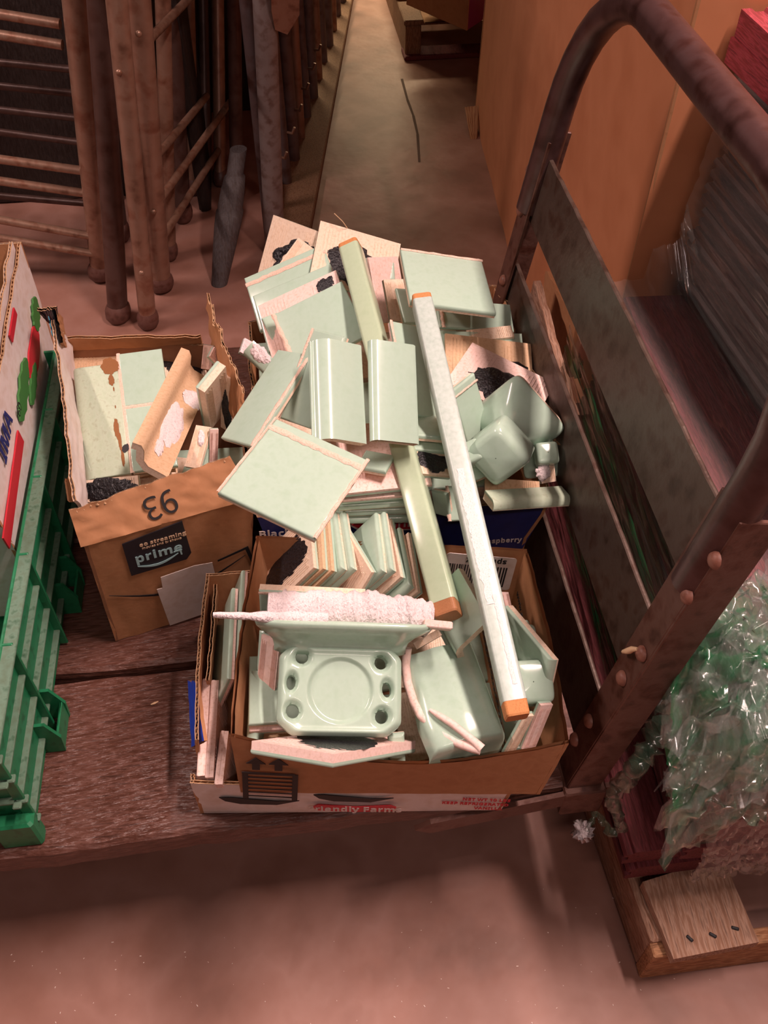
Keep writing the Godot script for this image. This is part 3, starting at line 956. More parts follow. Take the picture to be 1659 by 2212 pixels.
	# further posts in the shade
	var more := [[Vector3(-0.1918, 0.5647, -2), Vector3(-0.275, 0, -1.9782), 0.016], [Vector3(-0.1914, 0.4953, -2.2), Vector3(-0.2457, 0, -2.1455), 0.019], [Vector3(-0.1701, 0.425, -2.4), Vector3(-0.2197, 0, -2.2741), 0.014], [Vector3(-0.1463, 0.372, -2.55), Vector3(-0.1889, 0, -2.3671), 0.014], [Vector3(-0.1074, 0.3877, -2.5), Vector3(-0.1522, 0, -2.3136), 0.016], [Vector3(-0.0624, 0.4551, -2.3), Vector3(-0.1096, 0, -2.2372), 0.017], [Vector3(-0.2643, 0.3944, -2.5), Vector3(-0.3072, 0, -2.3816), 0.02], [Vector3(-0.4126, 0.4353, -2.4), Vector3(-0.4442, 0, -2.2551), 0.02]]
	for i in more.size():
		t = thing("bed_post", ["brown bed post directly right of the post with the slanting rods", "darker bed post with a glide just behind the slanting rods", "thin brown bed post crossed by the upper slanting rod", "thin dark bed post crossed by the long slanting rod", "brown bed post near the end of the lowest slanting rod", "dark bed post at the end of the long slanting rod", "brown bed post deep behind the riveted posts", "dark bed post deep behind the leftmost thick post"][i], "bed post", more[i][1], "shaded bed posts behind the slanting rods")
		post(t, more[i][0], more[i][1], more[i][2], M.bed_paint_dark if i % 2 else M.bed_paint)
	# turned wooden leg
	t = thing("turned_leg", "grey turned wooden furniture leg tapering down in the shadow between bed frames", "furniture leg", Vector3(-0.1522, 0, -1.8857))
	var a: Vector3 = Vector3(-0.0935, 0.2091, -1.98)
	var c: Vector3 = Vector3(-0.1566, 0, -1.8636)
	var q := []
	for k in [[0.0, 0.019], [0.1, 0.021], [0.22, 0.024], [0.4, 0.028], [0.55, 0.031], [0.66, 0.0315], [0.68, 0.0285], [0.72, 0.029], [0.85, 0.027], [0.96, 0.024], [0.97, 0.02], [1.0, 0.019], [1.2, 0.019]]:
		var ring := PackedVector3Array()
		var o: Vector3 = c.lerp(a, k[0])
		for i in 18: ring.append(o + Vector3(cos(TAU * i / 18), 0, sin(TAU * i / 18)) * k[1])
		q.append(ring)
	var b := Mb.new(true)
	b.loft(q)
	part(t, "shaft", b, M.grey_wood)
	# big grey post and the dense stack of rails on a wooden runner
	t = thing("bed_post", "thick grey painted iron post with rust patches and a bent bracket", "bed post", Vector3(-0.025, 0, -1.9775))
	post(t, Vector3(0.0058, 0.5632, -1.98), Vector3(-0.0227, 0, -1.9773), 0.024, M.grey_paint, false)
	b = Mb.new()
	var bk: Vector3 = Vector3(0.0417, 0.5637, -1.95)
	b.prism(frame(bk, Vector3(1, 0, 0), Vector3(0.1, 1, 0.3)), PackedVector2Array([Vector2(-0.02, -0.05), Vector2(0.004, -0.062), Vector2(0.03, -0.02), Vector2(0.034, 0.06), Vector2(-0.02, 0.06), Vector2(-0.024, -0.01)]), 0.0, 0.005)
	part(t, "bracket", b, M.rod_paint)
	var g0: Vector3 = Vector3(0.0314, 0, -2.0218)
	var g1: Vector3 = Vector3(0.3909, 0, -3.7407)
	for k in 15:
		var s := k / 14.0
		var base := g0.lerp(g1, s) + Vector3(-0.06, 0, 0.0)
		t = thing("bed_rail", "iron bed rail standing upright, %s in the dense row right of the grey post" % ORD[k], "bed rail", base, "upright bed rails on the wooden runner")
		b = Mb.new(true)
		var top := base + Vector3(0.01 * sin(k * 2.1), 1.1, -0.03 + 0.012 * cos(k * 1.3))
		b.tube([base, base.lerp(top, 0.5), top], 0.017 if k % 3 == 0 else 0.0135, 10)
		part(t, "rail", b, [M.rail_paint, M.bed_paint, M.rail_paint][k % 3])
		if k > 0 and k < 7:
			b = Mb.new(true)
			var h: Vector3 = base + Vector3(0.012, 0.16, 0.012)
			b.tube([h, h + Vector3(0.012, 0.004, 0.014), h + Vector3(0.018, 0.02, 0.016)], 0.0035, 6)
			part(t, "hook", b, M.rod_paint)
	t = thing("wooden_runner", "rough wooden board lying along the floor under the row of bed rails", "board", (g0 + g1) / 2)
	b = Mb.new()
	var dd := (g1 - g0)
	b.cbox(frame((g0 + g1) / 2 + Vector3(-0.05, 0.012, 0), Vector3(1, 0, 0.17), Vector3.UP), Vector3(0.1, 0.02, dd.length() + 0.3), 0.003)
	part(t, "timber", b, M.board_wood)

func back_pallet():
	var t := thing("pallet", "dark pallet on the floor at the far end of the aisle", "pallet", Vector3(0.5721, 0, -3.0536))
	var o: Vector3 = Vector3(0.4372, 0, -3.0414)
	var b := Mb.new()
	for k in 3:
		b = Mb.new()
		b.cbox(Transform3D(Basis(), o + Vector3(0.03 + k * 0.45, 0.05, -0.5)), Vector3(0.05, 0.1, 1.0), 0.003)
		part(t, "stringer", b, M.board_wood)
	for k in 5:
		b = Mb.new()
		b.cbox(Transform3D(Basis(), o + Vector3(0.5, 0.108, -0.05 - k * 0.22)), Vector3(1.0, 0.016, 0.1), 0.003)
		part(t, "deck_board", b, M.board_wood)
	b = Mb.new()
	b.cbox(Transform3D(Basis(), o + Vector3(0.5, 0.008, -0.02)), Vector3(1.0, 0.014, 0.08), 0.003)
	part(t, "bottom_board", b, M.red_wood)
	var s := thing("cardboard_sheet", "tan cardboard sheet folded over the front of the far pallet", "cardboard", o + Vector3(0.3, 0.12, -0.2))
	panel(s, "sheet", o + Vector3(0.06, 0.16, -0.5), o + Vector3(1.0, 0.16, -0.5), o + Vector3(1.0, 0.12, 0.03), o + Vector3(0.06, 0.12, 0.03), M.kraft, M.kraft, {"crum": 0.02, "flute": false, "seed": 4})
	var m := thing("shipping_box", "brown and magenta box standing on the far pallet", "cardboard box", o + Vector3(0.5, 0.16, -0.5))
	var p0: Vector3 = Vector3(0.4426, 0.165, -3.0365)
	var p1: Vector3 = Vector3(0.5904, 0.165, -2.8165)
	var p2: Vector3 = Vector3(0.7326, 0.165, -2.9858)
	var hh := Vector3(0, 0.5, 0)
	var p3 := p0 + p2 - p1
	var ca := [p0 + hh, p1 + hh, p1, p0]
	var cb := [p1 + hh, p2 + hh, p2, p1]
	panel(m, "front_panel", ca[0], ca[1], ca[2], ca[3], M.kraft, M.kraft, {"flute": false, "seed": 8})
	panel(m, "side_panel", cb[0], cb[1], cb[2], cb[3], M.magenta_card, M.kraft, {"flute": false, "seed": 9})
	panel(m, "side_panel", p3 + hh, p0 + hh, p0, p3, M.kraft, M.kraft, {"flute": false, "seed": 9})
	panel(m, "front_panel", p2 + hh, p3 + hh, p3, p2, M.kraft, M.kraft, {"flute": false, "seed": 9})
	decal(m, "magenta_print", local(m, spot(ca, 0.68, 0.42, 0.0, 0.003)), rect(ca[0].distance_to(ca[1]) * 0.6, 0.36), M.magenta_card, 0.003)
# frame on a panel given by its corners, at (u, v) from the top left, x along the top, moved out by z
func spot(c: Array, u: float, v: float, turn := 0.0, z := 0.0015) -> Transform3D:
	var p: Vector3 = (c[0] as Vector3).lerp(c[1], u).lerp((c[3] as Vector3).lerp(c[2], u), v)
	var t := frame(p, c[1] - c[0], c[0] - c[3])
	t.origin += t.basis.z * z
	return t * Transform3D(Basis(Vector3.BACK, deg_to_rad(turn)), Vector3.ZERO)

func local(t: Node3D, x: Transform3D) -> Transform3D:
	x.origin -= t.position
	return x

func leaf(l: float, w: float, sd: int) -> PackedVector2Array:
	var p := PackedVector2Array()
	fn.seed = sd; fn.frequency = 1.0
	for i in 22:
		var a := TAU * i / 22
		var k := 1.0 + 0.3 * (1 if i % 2 else -1) * 0.5
		p.append(Vector2(cos(a) * l / 2, sin(a) * w / 2 * k))
	return p

func crate():
	var t := thing("plastic_crate", "green ribbed plastic crate with dusty rails standing on the cart at the left", "crate", Vector3(-0.5, 0.25, -0.76))
	var x0 := -0.86
	var x1 := -0.332
	var z0 := -0.468
	var z1 := -1.08
	var b := Mb.new()
	for w in [[Vector3(x1, 0.345, (z0 + z1) / 2), Vector3(0.004, 0.18, z0 - z1)], [Vector3(x0, 0.345, (z0 + z1) / 2), Vector3(0.004, 0.18, z0 - z1)], [Vector3((x0 + x1) / 2, 0.345, z0), Vector3(x1 - x0, 0.18, 0.004)], [Vector3((x0 + x1) / 2, 0.345, z1), Vector3(x1 - x0, 0.18, 0.004)], [Vector3((x0 + x1) / 2, 0.262, (z0 + z1) / 2), Vector3(x1 - x0, 0.004, z0 - z1)]]:
		b.cbox(Transform3D(Basis(), w[0]), w[1], 0.001)
	part(t, "crate_wall", b, M.crate_green)
	var k := 0
	for y in [0.432, 0.418, 0.376, 0.33, 0.284]:
		b = Mb.new()
		var out: float = [0.016, 0.01, 0.009, 0.009, 0.009][k]
		b.cbox(Transform3D(Basis(), Vector3(x1 + out / 2, y, (z0 + z1) / 2)), Vector3(out, 0.004, z0 - z1 + 0.03), 0.001)
		b.cbox(Transform3D(Basis(), Vector3((x0 + x1) / 2, y, z0 + out / 2)), Vector3(x1 - x0 + 0.03, 0.004, out), 0.001)
		part(t, "rail", b, M.crate_dusty)
		k += 1
	for i in 6:
		b = Mb.new()
		var z := lerpf(z0 + 0.004, z1, i / 5.0)
		b.cbox(Transform3D(Basis(), Vector3(x1 + 0.006, 0.345, z)), Vector3(0.012, 0.18, 0.0035), 0.0008)
		part(t, "rib", b, M.crate_green)
	for i in 3:
		b = Mb.new()
		var z := lerpf(-0.56, -0.96, i / 2.0)
		b.prism(frame(Vector3(x1, 0.252, z), Vector3.RIGHT, Vector3.UP), PackedVector2Array([Vector2(0, 0), Vector2(0.024, 0), Vector2(0.026, 0.03), Vector2(0.014, 0.06), Vector2(0, 0.06)]), -0.002, 0.002)
		b.prism(frame(Vector3(x1, 0.252, z - 0.045), Vector3.RIGHT, Vector3.UP), PackedVector2Array([Vector2(0, 0), Vector2(0.024, 0), Vector2(0.026, 0.03), Vector2(0.014, 0.06), Vector2(0, 0.06)]), -0.002, 0.002)
		b.cbox(Transform3D(Basis(), Vector3(x1 + 0.022, 0.27, z - 0.0225)), Vector3(0.003, 0.034, 0.045), 0.001)
		part(t, "stacking_foot", b, M.crate_green)
	b = Mb.new()
	b.cbox(Transform3D(Basis(), Vector3(x1 - 0.01, 0.275, z0 + 0.012)), Vector3(0.045, 0.05, 0.018), 0.003)
	part(t, "corner_foot", b, M.crate_green)
	# printed fruit carton standing in the crate
	var f := thing("fruit_carton", "white fruit carton printed red and green, standing in the green crate", "cardboard box", Vector3(-0.5, 0.3, -0.8))
	var c := [Vector3(-0.348, 0.5203, -0.7312), Vector3(-0.348, 0.568, -1.1457), Vector3.ZERO, Vector3.ZERO]
	for e in 2: c[3 - e] = Vector3(c[e].x + 0.004, 0.27, c[e].z - (0.02 if e == 0 else -0.02))
	var pn := panel(f, "side_panel", c[0], c[1], c[2], c[3], M.white_card, M.kraft, {"seed": 21, "crum": 0.002, "rag": 0.006})
	var c2 := [c[1], c[1] + Vector3(-0.4, 0.0, 0.0), c[2] + Vector3(-0.4, 0.0, 0.0), c[2]]
	panel(f, "end_panel", c[0] + Vector3(-0.4, 0, 0), c[0], c[3], c[3] + Vector3(-0.4, 0, 0), M.white_card, M.kraft, {"seed": 24})
	panel(f, "side_panel", c[1] + Vector3(-0.4, 0, 0), c[0] + Vector3(-0.4, 0, 0), c[3] + Vector3(-0.4, 0, 0), c[2] + Vector3(-0.4, 0, 0), M.white_card, M.kraft, {"seed": 25})
	var fb := Mb.new()
	fb.quad(c[3], c[2], c[2] + Vector3(-0.4, 0, 0), c[3] + Vector3(-0.4, 0, 0))
	part(f, "bottom", fb, M.kraft)
	panel(f, "end_panel", c2[0], c2[1], c2[2], c2[3], M.white_card, M.kraft, {"seed": 22})
	panel(f, "inner_flap", c[0] + Vector3(-0.008, 0.012, 0), c[1] + Vector3(-0.008, 0.006, 0.01), c[1].lerp(c[2], 0.6) + Vector3(-0.008, 0, 0), c[0].lerp(c[3], 0.6) + Vector3(-0.008, 0, 0), M.white_card, M.white_card, {"seed": 23, "rag": 0.012})
	decal(f, "red_print", local(f, spot(c, 0.74, 0.3)), PackedVector2Array([Vector2(-0.05, 0.0), Vector2(-0.035, -0.014), Vector2(-0.01, -0.02), Vector2(0.02, -0.017), Vector2(0.04, -0.008), Vector2(0.045, 0.006), Vector2(0.03, 0.016), Vector2(-0.02, 0.018), Vector2(-0.042, 0.012)]), M.red_ink, 0.002)
	decal(f, "red_print", local(f, spot(c, 0.64, 0.03, 0.0)), rect(0.05, 0.012), M.red_ink, 0.002)
	decal(f, "red_print", local(f, spot(c, 0.16, 0.3, 0.0)), rect(0.16, 0.022), M.red_ink, 0.002)
	decal(f, "leaf_print", local(f, spot(c, 0.88, 0.25, 20.0)), leaf(0.05, 0.03, 3), M.green_ink, 0.0028)
	decal(f, "leaf_print", local(f, spot(c, 0.52, 0.24, 5.0)), leaf(0.1, 0.03, 4), M.green_ink, 0.0028)
	decal(f, "leaf_print", local(f, spot(c, 0.62, 0.34, 5.0)), leaf(0.07, 0.02, 5), M.green_ink, 0.0028)
	text(f, "letters", "IMA", local(f, spot(c, 0.26, 0.13, 0.0, 0.003)), 0.026, M.navy_ink)
	text(f, "letters", "60", local(f, spot(c, 0.42, 0.22, 0.0, 0.004)), 0.012, M.black_ink, "Droid Sans", 400)
	for i in 3:
		var p: Vector3 = [Vector3(-0.37, 0.5301, -1.0781), Vector3(-0.38, 0.5103, -1.0258), Vector3(-0.37, 0.4822, -0.9562)][i]
		tile(Transform3D(Basis(Vector3(0, 0, -1), Vector3(0.1, 0.99, 0), Vector3(1, 0, 0)).orthonormalized(), p - Vector3(0.006 * i, 0.05, 0)), 0.108, 0.108, ["pink backed tile standing farthest back in the fruit carton", "pink backed tile in the middle of the fruit carton", "pink backed tile standing nearest in the fruit carton"][i], {"back": true, "body": "bisque_pink"})

func parcel_box():
	var o := Vector3(-0.16, 0.25, -0.82)
	var t := thing("parcel_box", "open brown parcel box with a dark printed label, full of broken tile", "cardboard box", o)
	var fl: Vector3 = Vector3(-0.252, 0.455, -0.6968)
	var fr: Vector3 = Vector3(-0.0622, 0.455, -0.7472)
	var bl: Vector3 = Vector3(-0.261, 0.251, -0.7073)
	var br: Vector3 = bl + (Vector3(fr.x - fl.x, 0, fr.z - fl.z)) * 0.92
	var kl: Vector3 = Vector3(-0.3045, 0.46, -1.0502)
	var kr: Vector3 = Vector3(-0.1209, 0.46, -1.0419)
	var bkl := Vector3(kl.x + 0.02, 0.251, kl.z + 0.02)
	var bkr := Vector3(br.x, 0.251, kl.z + 0.02)
	var fc := [fl, fr, br, bl]
	panel(t, "front_panel", fl, fr, br, bl, M.kraft, M.kraft_dark, {"seed": 2, "flute": false, "crum": 0.002})
	var kr2: Vector3 = Vector3(-0.0725, 0.46, -0.9386)
	panel(t, "left_panel", kl, fl, bl, bkl, M.white_card, M.kraft_dark, {"seed": 3, "flute": false})
	panel(t, "right_panel", fr, kr2, bkr, br, M.kraft, M.kraft_dark, {"seed": 4, "flute": false})
	panel(t, "back_panel", Vector3(-0.1202, 0.465, -1.0312), kl, bkl, bkr, M.kraft, M.kraft_dark, {"seed": 5, "bulge": 0.004})
	var b := Mb.new()
	b.quad(bl + Vector3(0, 0.004, 0), br + Vector3(0, 0.004, 0), bkr + Vector3(0, 0.004, 0), bkl + Vector3(0, 0.004, 0))
	part(t, "bottom", b, M.kraft_dark)
	# flaps
	var ff := [Vector3(-0.2616, 0.49, -0.7181), Vector3(-0.0833, 0.5, -0.7728), fr + Vector3(-0.0, 0, 0.002), fl + Vector3(-0.003, 0, 0.003)]
	var flap := panel(t, "front_flap", ff[0], ff[1], ff[2], ff[3], M.kraft, M.kraft, {"seed": 6, "crum": 0.004, "rag": 0.003})
	var lf := [Vector3(-0.3125, 0.53, -1.0556), Vector3(-0.254, 0.5, -0.7212), fl, kl]
	panel(t, "left_flap", Vector3(-0.3016, 0.535, -1.0123), Vector3(-0.2552, 0.5, -0.7234), fl.lerp(kl, 0.12) + Vector3(0.006, 0.0, 0), kl + Vector3(0.004, 0, 0), M.white_card, M.white_card, {"seed": 7, "crum": 0.003, "rag": 0.006})
	panel(t, "left_flap_end", Vector3(-0.3225, 0.535, -1.0327), Vector3(-0.2919, 0.55, -1.012), Vector3(-0.3027, 0.49, -1.0233), Vector3(-0.3218, 0.49, -1.0659), M.dark_label, M.dark_label, {"seed": 8, "crum": 0.003, "rag": 0.006})
	panel(t, "left_flap_print", Vector3(-0.3, 0.55, -1.013) + Vector3(0.003, 0, 0), Vector3(-0.2911, 0.53, -0.9681) + Vector3(0.003, 0, 0), Vector3(-0.3001, 0.48, -1.0201), Vector3(-0.3094, 0.49, -1.0747), M.dark_label, M.kraft, {"seed": 9, "flute": false})
	var lq := [Vector3(-0.3, 0.55, -1.013), Vector3(-0.2911, 0.53, -0.9681), Vector3(-0.3001, 0.48, -1.0201), Vector3(-0.3094, 0.49, -1.0747)]
	for k in 3: decal(t, "cyan_print", local(t, spot(lq, 0.3 + 0.22 * k, 0.4, 0.0, 0.005)), rect(0.006, 0.03), M.cyan_ink, 0.001)
	panel(t, "back_flap", Vector3(-0.1215, 0.485, -1.0255), Vector3(-0.2993, 0.485, -1.0423), Vector3(-0.3038, 0.462, -1.0475), Vector3(-0.1219, 0.462, -1.0374), M.kraft, M.kraft, {"seed": 10, "rag": 0.005})
	panel(t, "right_flap", Vector3(-0.0645, 0.5, -0.8801), Vector3(-0.1011, 0.56, -1.0021), Vector3(-0.1071, 0.46, -1.0331), Vector3(-0.0748, 0.455, -0.8462), M.kraft, M.kraft, {"seed": 11, "crum": 0.006, "rag": 0.01})
	panel(t, "torn_corner", Vector3(-0.2659, 0.5, -0.7545), Vector3(-0.2578, 0.5, -0.7608), Vector3(-0.2578, 0.47, -0.7493), Vector3(-0.2694, 0.47, -0.7507), M.kraft, M.kraft, {"seed": 12, "flute": false, "rag": 0.006})
	# printing
	var n93 := text(flap, "number_print", "93", Transform3D(), 0.026, M.black_ink, "Droid Sans", 500)
	n93.transform = local(t, spot(ff, 0.5, 0.52, 183.0, 0.0026))
	n93.position += t.position
	var lp := spot(fc, 0.4, 0.22, -1.0)
	var lab := decal(t, "dark_label", local(t, lp), PackedVector2Array([Vector2(-0.037, -0.032), Vector2(0.03, -0.03), Vector2(0.037, -0.02), Vector2(0.036, 0.0), Vector2(0.034, 0.042), Vector2(-0.037, 0.03)]), M.dark_label, 0.0012)
	var q := local(t, lp)
	var ins := func(x: float, y: float) -> Transform3D: return q * Transform3D(Basis(), Vector3(x, y, 0.0016))
	text(lab, "wordmark", "prime", ins.call(0.0, -0.003), 0.0145, M.pale_blue_ink)
	text(lab, "small_print", "eo streaming", ins.call(0.008, 0.0205), 0.0062, M.cream_ink)
	text(lab, "small_print", "movies and tv shows", ins.call(0.006, 0.0135), 0.0036, M.cream_ink, "Droid Sans", 400)
	var sm := PackedVector2Array()
	for i in 13:
		var u := i / 12.0
		sm.append(Vector2(lerpf(-0.027, 0.022, u), -0.016 - 0.007 * sin(PI * u) + 0.004 * u))
	for i in range(12, -1, -1):
		var u := i / 12.0
		sm.append(Vector2(lerpf(-0.027, 0.022, u), -0.0165 - 0.0095 * sin(PI * u) + 0.004 * u - 0.0008))
	decal(lab, "arrow_print", ins.call(0.0, 0.0), sm, M.pale_blue_ink, 0.0006)
	decal(lab, "arrow_print", ins.call(0.0, 0.0), PackedVector2Array([Vector2(0.026, -0.006), Vector2(0.0265, -0.017), Vector2(0.0245, -0.017), Vector2(0.024, -0.0085), Vector2(0.0165, -0.0095), Vector2(0.017, -0.0075)]), M.pale_blue_ink, 0.0006)
	var sw := PackedVector2Array()
	for i in 21:
		var u := i / 20.0
		sw.append(Vector2(lerpf(-0.085, 0.085, u), -0.03 * sin(PI * u) ))
	for i in range(20, -1, -1):
		var u := i / 20.0
		sw.append(Vector2(lerpf(-0.085, 0.085, u), -0.03 * sin(PI * u) - 0.0045 * sin(PI * u) - 0.0004))
	decal(t, "smile_print", local(t, spot(fc, 0.5, 0.5, 0.0, 0.0018)), sw, M.black_ink, 0.0006)
	decal(t, "smile_print", local(t, spot(fc, 0.5, 0.5, 0.0, 0.0018)), PackedVector2Array([Vector2(0.05, 0.006), Vector2(0.09, 0.016), Vector2(0.095, -0.02), Vector2(0.091, -0.02), Vector2(0.086, 0.011), Vector2(0.05, 0.003)]), M.black_ink, 0.0006)
	decal(t, "paper_label", local(t, spot(fc, 0.56, 0.72, -1.0, 0.003)), PackedVector2Array([Vector2(-0.034, -0.055), Vector2(0.038, -0.05), Vector2(0.034, 0.052), Vector2(0.012, 0.056), Vector2(-0.03, 0.052), Vector2(-0.031, 0.03), Vector2(-0.038, 0.03)]), M.white_paper, 0.0008)
	text(t, "small_print", "YOU CAN RECYCLE THIS", local(t, spot([lf[0], lf[1], fl, kl], 0.72, 0.6, 180.0, 0.003)), 0.008, M.black_ink, "Droid Sans", 400)
	# contents
	var slab := thing("tile_slab", "chunk of three mint tiles still mortared together, rust streaked, in the parcel box", "tile chunk", Transform3D.IDENTITY)
	var sp := [tf(-0.218, 0.4714, -0.8971, -0.5641, 0.0425, 0.0252, 0.8242), 0.1144, 0.1688]
	slab.transform = sp[0]
	var W: float = sp[1]
	var Hh: float = sp[2]
	for k in 3:
		var w := [W * 0.5, W * 0.48, W * 0.48][k] as float
		var h := [Hh * 0.93, Hh * 0.45, Hh * 0.52][k] as float
		var cx := [-W * 0.25, W * 0.26, W * 0.26][k] as float
		var cy := [-Hh * 0.035, Hh * 0.27, -Hh * 0.235][k] as float
		var rr: Array = [[0.014, 0.0015, 0.0015, 0.004], [0.0015, 0.002, 0.0015, 0.0015], [0.0015, 0.002, 0.002, 0.0015]][k]
		var body := put(slab, "clay_body", shell(w, h, 0.016 if k == 0 else 0.009, rr, -0.0009, -0.016 if k == 0 else -0.009, false, true, 0.0006).mesh(), M.bisque, Vector3(cx, cy, 0))
		sub(body, "glaze", shell(w, h, 0.016 if k == 0 else 0.009, rr, 0.0, -0.014 if k == 0 else -0.008, false, false), M.glaze_worn if k == 0 else M.glaze)
	b = Mb.new(true)
	b.grid(24, 12, func(u, v):
		fn.seed = 9; fn.frequency = 1.0
		return Vector3((u - 0.5) * W * 0.95, lerpf(-Hh * 0.5, Hh * 0.45, v), -0.016 - 0.009 * sin(PI * v) - 0.006 * fn.get_noise_2d(u * 9, v * 9)))
	put(slab, "mortar", b.mesh(), M.bisque_tan)
	put(slab, "grout", ribbon(Vector3(0.002, Hh * 0.5, -0.001), Vector3(0.002, -Hh * 0.5, -0.001), Vector3.RIGHT, Vector3.BACK, 0.005, 0.0012, 5).mesh(), M.grout)
	put(slab, "grout", ribbon(Vector3(0.002, Hh * 0.035, -0.001), Vector3(W * 0.5, Hh * 0.035, -0.001), Vector3.UP, Vector3.BACK, 0.005, 0.0012, 6).mesh(), M.grout)
	for s in [[-0.085, 0.40, 0.16, 0.1], [-0.085, 0.28, 0.05, 0.07], [-0.07, 0.2, 0.012, 0.03], [-0.09, -0.13, 0.045, 0.12], [-0.07, -0.24, 0.03, 0.11], [-0.06, -0.37, 0.028, 0.1], [-0.075, 0.05, 0.01, 0.02]]:
		put(slab, "rust_stain", blob(s[0] * W, s[1] * Hh, s[2] * W * 0.6, s[3] * Hh * 0.7, 0.0, 0.0001, int(s[3] * 1000)).mesh(), M.rust_stain, Vector3(0, 0, 0.0002))
	put(slab, "screw_hole", blob(-0.02 * W, -0.3 * Hh, 0.004, 0.006, -0.5, 0.0001, 4).mesh(), M.black_ink, Vector3(0, 0, 0.0006))
	# trough shaped trim lying face down
	var tr := [tf(-0.1466, 0.4898, -0.881, -0.6882, 0.1443, -0.3189, 0.6355), 0.0558, 0.215]
	var tw: float = tr[1]
	var ln := PackedVector2Array([Vector2(-tw / 2, 0.0), Vector2(-tw / 2 + 0.010, 0.003), Vector2(-tw / 2 + 0.016, -0.002), Vector2(-tw / 2 + 0.022, -0.014), Vector2(-tw / 2 + 0.03, -0.018), Vector2(tw / 2, -0.016)])
	var tq := trim(tr[0], ln, tr[2], 0.009, "upturned cream trough shaped trim tile with dried plaster, in the parcel box", {"glaze": "bisque_tan", "body": "bisque"})
	for s in [[0.004, -0.018, 0.017, 0.042, 0.1], [0.016, 0.048, 0.014, 0.017, 0.5], [0.004, -0.068, 0.006, 0.015, 0.2]]:
		put(tq, "plaster", blob(s[0], s[1], s[2], s[3], s[4], 0.004, int(s[3] * 9999)).mesh(), M.plaster, Vector3(0, 0, -0.0165))
	tile(tf(-0.1518, 0.4285, -1.0332, -0.7996, 0.1226, -0.0865, 0.5814), 0.0604, 0.1041, "mastic smeared tile back behind the trough trim in the parcel box", {"back": true, "mastic": [[-0.05, 0.0, 0.45, 0.5, 0.0]]})
	tile(tf(-0.1132, 0.4775, -0.9844, -0.2454, -0.0008, -0.1133, 0.9628), 0.014, 0.032, "narrow pink tile offcut standing upright at the back of the parcel box", {"back": true, "body": "bisque_pink"})
	tile(tf(-0.0975, 0.478, -0.9794, -0.4827, 0.251, -0.4316, 0.7195), 0.0289, 0.0173, "pink tile edge against the right flap of the parcel box", {"back": true, "body": "bisque_pink"})
	tile(tf(-0.0998, 0.4749, -0.9027, 0.1748, 0.4354, 0.0546, 0.8814), 0.0445, 0.1021, "broken cream tile on edge against the right wall of the parcel box", {"back": true, "body": "bisque", "t": 0.014})
	tile(tf(-0.1255, 0.468, -0.8266, -0.4887, -0.2644, -0.0474, 0.8301), 0.0226, 0.0534, "curved cream tile fragment in the near right corner of the parcel box", {"back": true, "plaster": [[0.1, 0.2, 0.2, 0.2, 0.3]]})
	tile(tf(-0.106, 0.4678, -0.8239, -0.2002, 0.1016, -0.0975, 0.9696), 0.0106, 0.0444, "thin pink tile standing on edge at the near right corner of the parcel box", {"back": true, "body": "bisque_pink"})
	tile(tf(-0.0912, 0.4585, -0.91, -0.0554, -0.3836, -0.0567, 0.9201), 0.0197, 0.0857, "tile back with black mastic against the right wall of the parcel box", {"back": true, "mastic": [[0.0, -0.1, 0.4, 0.4, 0.2]]})
	tile(tf(-0.2312, 0.4479, -0.7879, -0.4101, -0.0622, 0.0303, 0.9094), 0.0699, 0.0266, "black mastic covered tile under the near edge of the mortared chunk", {"back": true, "mastic": [[-0.05, 0.0, 0.5, 0.5, 0.0]]})
	for i in 4:
		tile(Transform3D(frame(Vector3(-0.2937, 0.45, -1.0535) + Vector3(0.04, -0.004 - 0.0095 * i, 0.02 + 0.003 * i), Vector3(1, 0, 0.04 * i), Vector3(0, 0, -1))), 0.1, 0.1, ["topmost tile of the flat stack at the back left of the parcel box", "second tile of the flat stack at the back left of the parcel box", "third tile of the flat stack at the back left of the parcel box", "lowest visible tile of the flat stack at the back left of the parcel box"][i], {"back": true, "body": "bisque_tan"})
	for i in 4:
		tile(frame(Vector3(-0.21 + 0.09 * (i % 2), 0.378 + 0.029 * (i / 2), -0.83), Vector3(1, 0, 0.3 * sin(i)), Vector3(0, 0.05, -1)), 0.1, 0.108, "tile buried low in the parcel box under the mortared chunk", {"group": "tiles buried in the parcel box", "back": i % 2 == 0, "t": 0.012})

